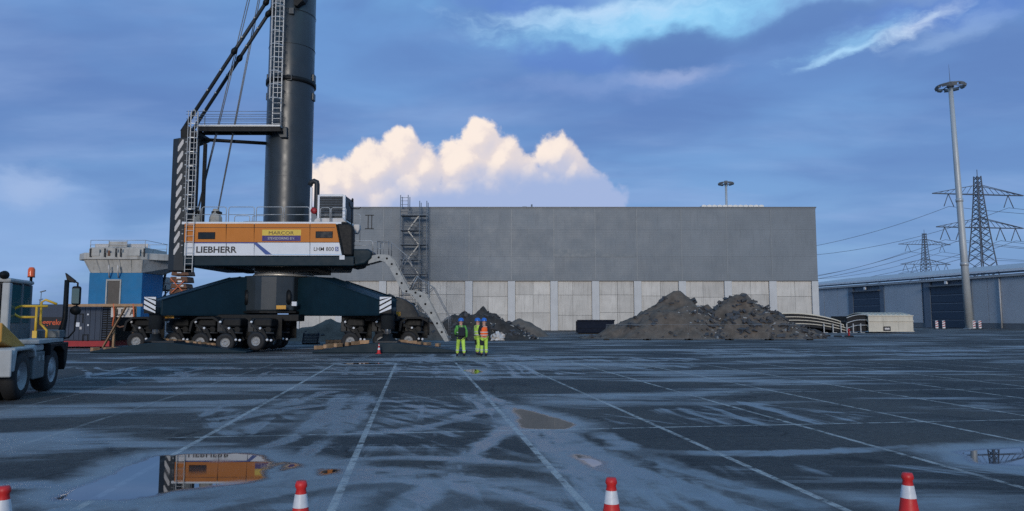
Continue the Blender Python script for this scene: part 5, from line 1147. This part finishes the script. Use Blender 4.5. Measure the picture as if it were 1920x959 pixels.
w2 = worker(wl(895, 666), R(-62), 'worker in yellow jacket and blue helmet standing between the other two', 'hv_y', 'hv_y', 'hv_y', (.03, -.04), hang(-1, .03, .25), ((.25, .05, 1.16), (.14, .22, 1.08)), None)
w3 = worker(wl(907.5, 668), R(12), 'worker in orange vest, dark sleeves and blue helmet, rightmost of three', 'wear', 'wear', 'hv_y', (-.03, .04), ((-.24, .02, 1.15), (-.16, .16, 1.0)), hang(1, 0, .24), 'hv_o')
# dark panels on the trousers are sewn patches
for wk_, sgn_ in ((w2, -1), (w3, -1)):
    obj('knee_patch', MB().lathe([(.100, -.16), (.108, .0), (.115, .16)], (0, 0, 0), n=16).xf(Matrix.Translation((sgn_ * .105, .02, .68))), 'wear', wk_, local=True)
obj('waist_flap', MB().lathe([(1, -.10), (1.08, .0), (1.0, .12)], (0, 0, 0), n=18).xf(Matrix.Translation((0, 0, .93)) @ Matrix.Diagonal((.205, .17, 1, 1))), 'wear', w1, local=True)
bpk = thing('backpack', w1.location + Vector((0, 0, .88)), 'dark backpack on the back of the leftmost worker', 'backpack'); bpk.rotation_euler = w1.rotation_euler; bpk.scale = (.93, .93, .93)
o = obj('bag', MB().box(-.17, .17, -.33, -.12, .02, .46), 'wear', bpk, bevel=.07, local=True); obj('pocket', MB().box(-.12, .12, -.38, -.325, .04, .22), 'wear', bpk, bevel=.03, local=True)
for s_ in (-1, 1): obj('strap', MB().tube([(s_ * .12, -.14, .44), (s_ * .13, -.02, .56), (s_ * .13, .17, .44), (s_ * .14, .18, .15), (s_ * .16, -.1, .05)], .025, 6), 'wear', bpk, local=True)
# ------------------------------------------------------------------ spoil heaps
def heap(name, peaks, x0, x1, y0, y1, res, rough, m_, lab, seed, rub=None):
    nx_, ny_ = int((x1 - x0) / res) + 1, int((y1 - y0) / res) + 1; vs = []; hs = np.zeros((ny_, nx_))
    for j in range(ny_):
        for i in range(nx_):
            x, y = x0 + i * res, y0 + j * res; h = -1.0
            wx = x + mnoise.noise((x * .5, y * .5, seed)) * .7; wy = y + mnoise.noise((x * .5, y * .5, seed + 9)) * .7
            for (px_, py_, H, rx, ry, p_) in peaks:
                d = math.sqrt(((wx - px_) / rx) ** 2 + ((wy - py_) / ry) ** 2); h = max(h, H * (1 - d ** p_) if d < 1 else H * (1 - d) * .6)
            if h > -.3:
                h += rough * (mnoise.fractal((x * .9, y * .9, seed), .9, 2.1, 4) * .8 + abs(mnoise.noise((x * 2.6, y * 2.6, seed))) * .35 + mnoise.noise((x * 6, y * 6, seed)) * .10) * min(1, max(0.15, (h + .3)))
            hs[j, i] = max(h, -.06); vs.append((x, y, hs[j, i]))
    fs = [(j * nx_ + i, j * nx_ + i + 1, (j + 1) * nx_ + i + 1, (j + 1) * nx_ + i) for j in range(ny_ - 1) for i in range(nx_ - 1) if max(hs[j, i], hs[j, i + 1], hs[j + 1, i], hs[j + 1, i + 1]) > -.05]
    c = peaks[0]; root = thing(name, (c[0], c[1], 0), lab, 'spoil heap', 'heaps of spoil in front of the hall')
    mb = MB(); mb.add(vs, fs, True); obj('earth', mb, m_, root, fix=False)
    def hz(x, y):
        i, j = int((x - x0) / res), int((y - y0) / res); return hs[min(max(j, 0), ny_ - 1), min(max(i, 0), nx_ - 1)]
    if rub:
        rnd = random.Random(int(seed * 10))
        for (m2, cnt, smin, smax, sel, nm) in rub:
            mb = MB(); k = 0; tries = 0
            while k < cnt and tries < cnt * 40:
                tries += 1; x, y = rnd.uniform(x0, x1), rnd.uniform(y0, y1); z = hz(x, y)
                if z < .05 or not sel(x, y, z, rnd): continue
                s_ = smin + (smax - smin) * rnd.random() ** 3; ch_ = MB().box(-s_, s_, -s_ * rnd.uniform(.3, .9), s_ * rnd.uniform(.3, .9), -s_ * rnd.uniform(.15, .5), s_ * rnd.uniform(.15, .5))
                ch_.v = [(a_ * rnd.uniform(.6, 1.2), b_ * rnd.uniform(.6, 1.2), c_ * rnd.uniform(.6, 1.2)) for a_, b_, c_ in ch_.v]
                ch_.xf(Matrix.Translation((x, y, z + s_ * .1)) @ Matrix.Rotation(rnd.uniform(0, 6.3), 4, 'Z') @ Matrix.Rotation(rnd.uniform(-.9, .9), 4, 'X') @ Matrix.Rotation(rnd.uniform(-.7, .7), 4, 'Y')); mb.add(ch_.v, ch_.f); k += 1
            ro = obj(nm, mb, m2, root, fix=False); ro['kind'] = 'stuff'
    return root
M['earth'] = mat('dark earth', (0.125, 0.100, 0.079), 0.95, var=0.4, scale=1.4, bump=0.8, bscale=5, spec=0.2)
M['earth2'] = mat('brown sandy earth', (0.13, 0.108, 0.088), 0.95, var=0.35, scale=1.0, bump=0.8, bscale=5, spec=0.2)
M['earthd'] = mat('black debris', (0.045, 0.041, 0.037), 0.9, var=0.5, scale=2.0, bump=0.9, bscale=5, spec=0.25)
M['slab'] = mat('broken asphalt', (0.055, 0.056, 0.060), 0.85, var=0.5, scale=2.0, bump=0.4, bscale=12)
M['chip'] = mat('broken concrete', (0.30, 0.30, 0.29), 0.85, var=0.35, scale=2.0, bump=0.3, bscale=12)
HYp = 63.0
def hx(u, Y=HYp): return PX(u, 620, Y)
def hz_(v, Y=HYp): return PZ(v, Y)
def sel_main(x, y, z, r_):
    u = x / y; return (r_.random() < .85 if u > (1300 - 960) / F_PX else r_.random() < .18) and y < HYp + .5
heap('spoil_heap', [(hx(1268), HYp + .5, hz_(545), 6.6, 5.6, .92), (hx(1395), HYp + .6, hz_(551), 5.0, 5.2, 1.25), (hx(1335), HYp + 1.2, hz_(570), 5.0, 5, 1.0), (hx(1185), HYp - .5, hz_(600), 3.4, 3.6, 1.4), (hx(1460), HYp - 1.0, hz_(606), 3.2, 3.4, 1.3), (hx(1130), HYp - 1, hz_(628), 2.6, 2.2, 1.3)], hx(1085), hx(1545), HYp - 7, HYp + 8, .20, .42, 'earth', 'largest twin-peaked heap of dark earth and broken asphalt before the hall', 3.3,
     [('slab', 520, .10, .42, sel_main, 'rubble'), ('chip', 190, .05, .17, lambda x, y, z, r_: x / y > (1265 - 960) / F_PX and z < 3.2 and y < HYp and r_.random() < .8, 'concrete_chips')])
H2 = 58.0
heap('spoil_heap', [(PX(908, 620, H2), H2, PZ(577, H2), 3.4, 3.2, 1.05), (PX(872, 620, H2), H2 + 1, PZ(589, H2), 2.8, 2.6, 1.2), (PX(846, 620, H2), H2 + 1.5, PZ(592, H2), 2.6, 2.6, 1.4), (PX(955, 630, H2), H2 - .5, PZ(614, H2), 2.6, 2.4, 1.3)], PX(795, 620, H2), PX(1030, 620, H2), H2 - 4.5, H2 + 5, .16, .42, 'earthd', 'jagged black debris heap behind the three workers', 5.1,
     [('slab', 260, .08, .34, lambda *a: a[3].random() < .6, 'rubble'), ('chip', 34, .06, .2, lambda x, y, z, r_: z < 1.3 and y < H2, 'concrete_chips')])
heap('spoil_heap', [(PX(975, 620, 68), 68.0, PZ(596, 68), 2.9, 2.8, 1.15)], PX(895, 620, 68), PX(1050, 620, 68), 64, 72.5, .2, .16, 'earth2', 'smooth rounded earth heap right of the jagged black heap', 7.7)
heap('spoil_heap', [(PX(622, 620, 56), 56.0, PZ(600, 56), 4.2, 3.2, 1.15), (PX(690, 620, 56), 57.0, PZ(600, 56), 3.4, 3.0, 1.2), (PX(760, 620, 58), 58.0, PZ(575, 58), 4.2, 3.2, 1.1), (PX(720, 620, 58), 60, PZ(548, 60), 3.6, 3.0, 1.0)], PX(540, 620, 56), PX(860, 620, 58), 51.5, 64, .22, .25, 'earth', 'earth heap seen beneath the right crane arm', 9.2, [('slab', 90, .06, .25, lambda *a: True, 'rubble')])
mb = MB(); n = 9; rnd = random.Random(4)
x0, z0 = PX(922, 640, 54.6), 0
grid = [[(x0 + (i - .5) * .13 + rnd.uniform(-.05, .05), 54.6 + rnd.uniform(-.2, .2) + j * .06, max(.03, .13 * j + rnd.uniform(-.12, .12) - abs(i - 4) * .05 * j * .3)) for i in range(n)] for j in range(7)]
vs = [p for row in grid for p in row]; mb.add(vs, [(j * n + i, j * n + i + 1, (j + 1) * n + i + 1, (j + 1) * n + i) for j in range(6) for i in range(n - 1)])
tb = obj('torn_sheet', mb, 'signw', fix=False); sd_ = tb.modifiers.new('thick', 'SOLIDIFY'); sd_.thickness = .02; tag(tb, 'crumpled whitish sheet on the black debris beside the orange-vested worker', 'sheet')
# ------------------------------------------------------------------ dark low containers left of the big heap
DY = 78.0
for (u0, u1, v0, v1, Y, lab) in ((1083, 1152, 600, 625, DY, 'dark navy open skip standing before the hall left of the big heap'),):
    o = thing('skip_container', (PX((u0 + u1) / 2, 620, Y), Y + 1, 0), lab, 'skip'); x0, x1, z1 = PX(u0, 612, Y), PX(u1, 612, Y), PZ(v0, Y)
    obj('body', MB().box(x0, x1, Y, Y + 2.2, .12, z1 - .15), 'tyard', o, bevel=.05); obj('rim', MB().box(x0 - .06, x1 + .06, Y - .06, Y + .05, z1 - .148, z1), 'tyard', o); obj('skid', MB().box(x0 + .1, x1 - .1, Y + .2, Y + .5, 0.0, .118), 'black', o)
    obj('side_rail', MB().box(x0 - .02, x1 + .02, Y - .05, Y - .004, z1 * .42, z1 * .42 + .06), 'tyard', o)
    for f in (.22, .55, .85): obj('rib', MB().box(x0 + (x1 - x0) * f, x0 + (x1 - x0) * f + .1, Y - .04, Y - .004, .2, z1 * .4), 'tyard', o)
o = thing('steel_crate', (PX(583, 640, 47.5), 47.5, 0), 'dark slatted steel crate lying beneath the crane', 'crate'); x = PX(583, 640, 47.5)
for k in range(6): f = MB().box(x - .55, x + .55, 0, .05, 0, .075); f.xf(Matrix.Translation((0, 47.3 + k * .05, .12 + k * .10))); obj('slat', f, 'cont', o)
for s_ in (-.52, .45): obj('post', MB().bar((x + s_, 47.36, .01), (x + s_, 47.66, .75), .06), 'cont', o)
obj('skid', MB().box(x - .5, x + .5, 47.3, 47.9, 0, .10), 'black', o)
# ------------------------------------------------------------------ stacks of arched roof panels
PY = 85.0
def arch_panel(name, xa, xb, zc_, rise, thick, y0, y1, lab, grp, drop=0.0, m_='cream', ribs=8, legs=0.6):
    o = thing(name, ((xa + xb) / 2, (y0 + y1) / 2, zc_), lab, 'roof panel', grp); n = 14
    def pr(f): return (xa + (xb - xa) * f, zc_ + rise * (1 - (2 * f - 1) ** 2) + drop * f)
    top = [pr(k / n) for k in range(n + 1)]; bot = [(x, z - thick) for x, z in top]
    vs = [(x, y0, z) for x, z in top + bot[::-1]] + [(x, y1, z) for x, z in top + bot[::-1]]; m = 2 * (n + 1)
    fs = [((i + 1) % m, i, i + m, (i + 1) % m + m) for i in range(m)]
    for k in range(n): fs += [(k, k + 1, m - 2 - k, m - 1 - k), (m + k + 1, m + k, 2 * m - 1 - k, 2 * m - 2 - k)]
    obj('shell', MB().add(vs, fs), m_, o)
    mb = MB()
    for e, sg in ((0, -1), (1, 1)):
        x, z = pr(e); mb.box(min(x, x + sg * .05), max(x, x + sg * .05), y0, y1, z - legs, z)
    obj('edge_skirt', mb, m_, o)
    for k in range(ribs):
        y = y0 + (y1 - y0) * (k + .5) / ribs; mb = MB().tube([(x, y, z + .03) for x, z in top], .05, 5); obj('rib', mb, m_, o)
    return o
names3 = ('lowest', 'second', 'third', 'topmost')
M['dkfill'] = mat('dark panel lining', (0.012, 0.013, 0.016), 0.8)  # dark colour put in for the shade between stacked panels
xa, xb = PX(1440, 600, PY), PX(1592, 600, PY)
for k in range(4):
    z = .95 + k * .40; a = arch_panel('arched_roof_panel', xa + .2 * (3 - k), xb - .35 * (k), z, .50, .09, PY, PY + 7, names3[k] + ' cream arched panel of the long stack right of the big heap', 'stacked arched panels', drop=-.75, legs=.28, ribs=9)
    n = 12; pa, pb = xa + .2 * (3 - k) + .1, xb - .35 * k - .15
    tp_ = [(pa + (pb - pa) * f / n, z - .11 + .50 * (1 - (2 * f / n - 1) ** 2) - .75 * f / n) for f in range(n + 1)]
    mb = MB()
    for (xa_, za_), (xb_, zb2) in zip(tp_[:-1], tp_[1:]): mb.prism([(xa_, za_ - .30), (xb_, zb2 - .30), (xb_, zb2), (xa_, za_)], PY + .12, PY + 6.8)
    obj('gap_fill', mb, 'dkfill', a)  # dark fill gives the gap under each panel its shade
xa, xb = PX(1592, 600, PY), PX(1648, 600, PY)
rt = []
M['creamb'] = M['cream']
for k in range(3):
    # panels turned so that their long side faces the yard
    x0, x1 = PX(1628, 600, PY), PX(1712, 600, PY); z0 = .12 + k * .62
    o = thing('arched_roof_panel', ((x0 + x1) / 2, PY + 2, z0), ('bottom', 'middle', 'top')[k] + ' cream panel of the boxy stack before the warehouse', 'roof panel', 'stacked cream panels')
    n = 10; prf = [(PY, z0), (PY, z0 + .62), (PY + .25, z0 + .74)] + [(PY + .25 + 5 * f / n, z0 + .74 + .28 * math.sin(math.pi * f / n)) for f in range(1, n)] + [(PY + 5.25, z0 + .74), (PY + 5.5, z0 + .62), (PY + 5.5, z0)]
    m = len(prf); inn = [(y + (.08 if y < PY + 2.75 else -.08), z - .09) for y, z in prf]
    def shell(mb, xs0, xs1):
        vs = [(xs0, y, z) for y, z in prf] + [(xs1, y, z) for y, z in prf] + [(xs0, y, max(z, z0)) for y, z in inn] + [(xs1, y, max(z, z0)) for y, z in inn]; fs = []
        for i in range(m - 1): fs += [(i, i + 1, i + 1 + m, i + m), (i + 1 + 2 * m, i + 2 * m, i + 3 * m, i + 1 + 3 * m), (i, i + 2 * m, i + 1 + 2 * m, i + 1), (i + m, i + 1 + m, i + 1 + 3 * m, i + 3 * m)]
        return mb.add(vs, fs)
    for q_ in range(3):
        a, b_ = x0 + (x1 - x0) * q_ / 3, x0 + (x1 - x0) * (q_ + 1) / 3; obj('shell', shell(MB(), a + .01, b_ - .01), 'cream', o)
    obj('bottom_lip', MB().box(x0 - .02, x1 + .04, PY - .08, PY - .005, z0 + (.60 if k else .0), z0 + (.72 if k else .09)), 'cream', o)
    for q_ in range(10): obj('rib', MB().tube([(x0 + (x1 - x0) * (q_ + .5) / 10, y, z + .03) for y, z in prf[2:-2]], .045, 5), 'cream', o)
    # dark arched end with pale hoops towards the left
    xe = PX(1590, 600, PY)
    obj('end_hoop', MB().tube([(xe + (x0 - xe) * f / 10, PY + .4 - .0 * f, z0 + .40 + .38 * math.sin(math.pi * .5 * min(1, f / 7.0))) for f in range(11)], .06, 6), 'galv', o)
    obj('end_fill', MB().box(xe + .2, x0 - .03, PY + .6, PY + 5, z0 + .02, z0 + .61), 'dkfill', o)
    if k == 0:
        pl_ = obj('number_plate', MB().pbox(1656.5, 1670, 612.5, 621, PY - .06, PY - .012), 'navy', o)
        obj('plate_print', MB().pbox(1659, 1668, 615, 618.5, PY - .068, PY - .062), 'signw', pl_)
# supports below the long stack
for u in (1545, 1562, 1577, 1588, 1600, 1614): 
    o = tag(obj('prop_post', MB().bar((PX(u, 620, PY - .3), PY - .3, 0), (PX(u, 620, PY - .3), PY - .3, PZ(607, PY)), .10).box(PX(u, 620, PY) - .25, PX(u, 620, PY) + .25, PY - .5, PY - .1, 0, .06), 'galv'), 'short pale post under the arched panel stacks', 'post', 'posts under the panel stacks')
# ------------------------------------------------------------------ site fence along the big heap
FY = 55.8
def fence(u0, u1, lab):
    x0, x1 = PX(u0, 625, FY), PX(u1, 625, FY); o = thing('site_fence', ((x0 + x1) / 2, FY, 0), lab, 'fence', 'site fence panels along the big heap'); z1 = PZ(609, FY)
    mb = MB().tube([(x0 + .04, FY, .12), (x0 + .04, FY, z1), (x1 - .04, FY, z1), (x1 - .04, FY, .12), (x0 + .04, FY, .12)], .012, 5); obj('frame', mb, 'galvd', o)
    for k in range(1, 12): x = x0 + (x1 - x0) * k / 12; obj('wire', MB().tube([(x, FY, .13), (x, FY, z1)], .002, 4), 'galvd', o)
    for x in (x0 + .05, x1 - .05): obj('foot', MB().box(x - .2, x + .2, FY - .2, FY + .2, 0.0, .12), 'black', o, bevel=.02)
fu = [1135, 1213, 1291, 1367, 1442, 1520]
for k, (a, b_) in enumerate(zip(fu[:-1], fu[1:])): fence(a + .8, b_ - .8, ('leftmost', 'second from left', 'middle', 'second from right', 'rightmost')[k] + ' thin wire fence panel in front of the big heap')
for (u, v) in ((1550, 631), (1571, 632)): p = gp(u, v); tag(obj('rubber_foot', MB().box(p.x - .3, p.x + .3, p.y - .2, p.y + .2, 0, .12), 'black', bevel=.03), 'loose black fence foot on the asphalt, ' + ('left' if u < 1560 else 'right') + ' of two', 'fence foot', 'loose fence feet')
p = gp(1592, 632); o = thing('marker_post', p, 'small red marker on a black foot before the panel stacks', 'marker'); obj('foot', MB().box(p.x - .35, p.x + .35, p.y - .2, p.y + .2, 0, .12), 'black', o, bevel=.03); obj('post', MB().lathe([(.10, .12), (.07, .5), (.12, .55), (.10, .72), (0, .75)], p, n=10), 'red', o)
# ------------------------------------------------------------------ scaffold stair tower at the hall
M['galvd2'] = mat('aluminium stair', (0.34, 0.33, 0.30), 0.5, 0.2, var=0.1)
AY = 97.5
sc = thing('scaffold_tower', (PX(775, 600, AY), AY + 1, 0), 'tall grey scaffold stair tower with zigzag stairs against the hall', 'scaffold')
sx0, sx1, sxm = PX(750, 460, AY), PX(799.5, 460, AY), PX(786, 460, AY); tops = {sx0: PZ(366, AY), sx1: PZ(377, AY), sxm: PZ(377, AY), sx0 + 1.05: PZ(366, AY)}
for x, zt_ in tops.items():
    for yy in (AY, AY + 1.6):
        z0_ = 0 if x != sx0 + 1.05 else PZ(392, AY)
        obj('standard', MB().tube([(x, yy, z0_), (x, yy, zt_)], .055, 6), 'galvd', sc)
lv_ = [404, 432, 459, 487, 514, 541, 568, 595]
zig = [PZ(v, AY) for v in lv_]
for i, z in enumerate(zig):
    obj('platform', MB().box(sx0, sxm if i % 2 else sx1, AY + .1, AY + 1.5, z - .05, z + .05), 'trimg', sc)
    mb = MB()
    for dz in (0, .5, 1.0):
        for yy in (AY, AY + 1.6): mb.tube([(sx0, yy, z + dz), (sx1, yy, z + dz)], .033, 5)
    obj('ledger', mb, 'galvd', sc)
    if i < len(zig) - 1:
        xl, xr = PX(764, 450, AY), PX(785, 450, AY); a, b_ = (xr, xl) if i % 2 == 0 else (xl, xr)
        f = obj('stair_flight', MB().bar((a, AY + .25, z), (b_, AY + .25, zig[i + 1]), .08, .15), 'galvd2', sc); 
        for q_ in range(7): p = Vector((a, 0, z)).lerp(Vector((b_, 0, zig[i + 1])), (q_ + .5) / 7); obj('tread', MB().box(p.x - .14, p.x + .14, AY + .32, AY + 1.0, p.z - .02, p.z + .02), 'galvd', f)
        obj('brace', MB().tube([(sxm if i % 2 else sx0, AY + 1.6, z), (sx1 if i % 2 else sxm, AY + 1.6, zig[i + 1])], .03, 5), 'galvd', sc)
mb = MB()
for v in (371, 377, 384): mb.tube([(sx0, AY, PZ(v, AY)), (sx0 + 1.05, AY, PZ(v, AY))], .03, 5)
obj('guard_rail', mb, 'galvd', sc); obj('mesh_guard', MB().box(sx0 + .03, sx0 + 1.0, AY + .02, AY + .05, PZ(402, AY), PZ(393, AY)), 'trimg', sc)
# ------------------------------------------------------------------ red and white beacons by the warehouse
for (u, lab) in ((1757, 'left of the two before the large door'), (1770, 'right of the two before the large door'), (1827, 'left of the two beside the mast foot'), (1838, 'right of the two beside the mast foot')):
    p = gp(u, 618.2); p = pt(u, 618, 112); p.z = 0
    o = thing('beacon_post', p, 'small red and white traffic beacon, ' + lab, 'traffic beacon', 'traffic beacons by the warehouse')
    obj('foot', MB().box(p.x - .4, p.x + .4, p.y - .2, p.y + .2, 0, .12), 'black', o); bd = obj('board', MB().box(p.x - .22, p.x + .22, p.y - .03, p.y + .03, .14, 1.35), 'white', o, bevel=.03)
    for k in range(3): z = .30 + k * .36; obj('red_stripe', MB().prism([(p.x - .2, z), (p.x + .2, z + .14), (p.x + .2, z + .30), (p.x - .2, z + .16)], p.y - .038, p.y - .032), 'red', bd)
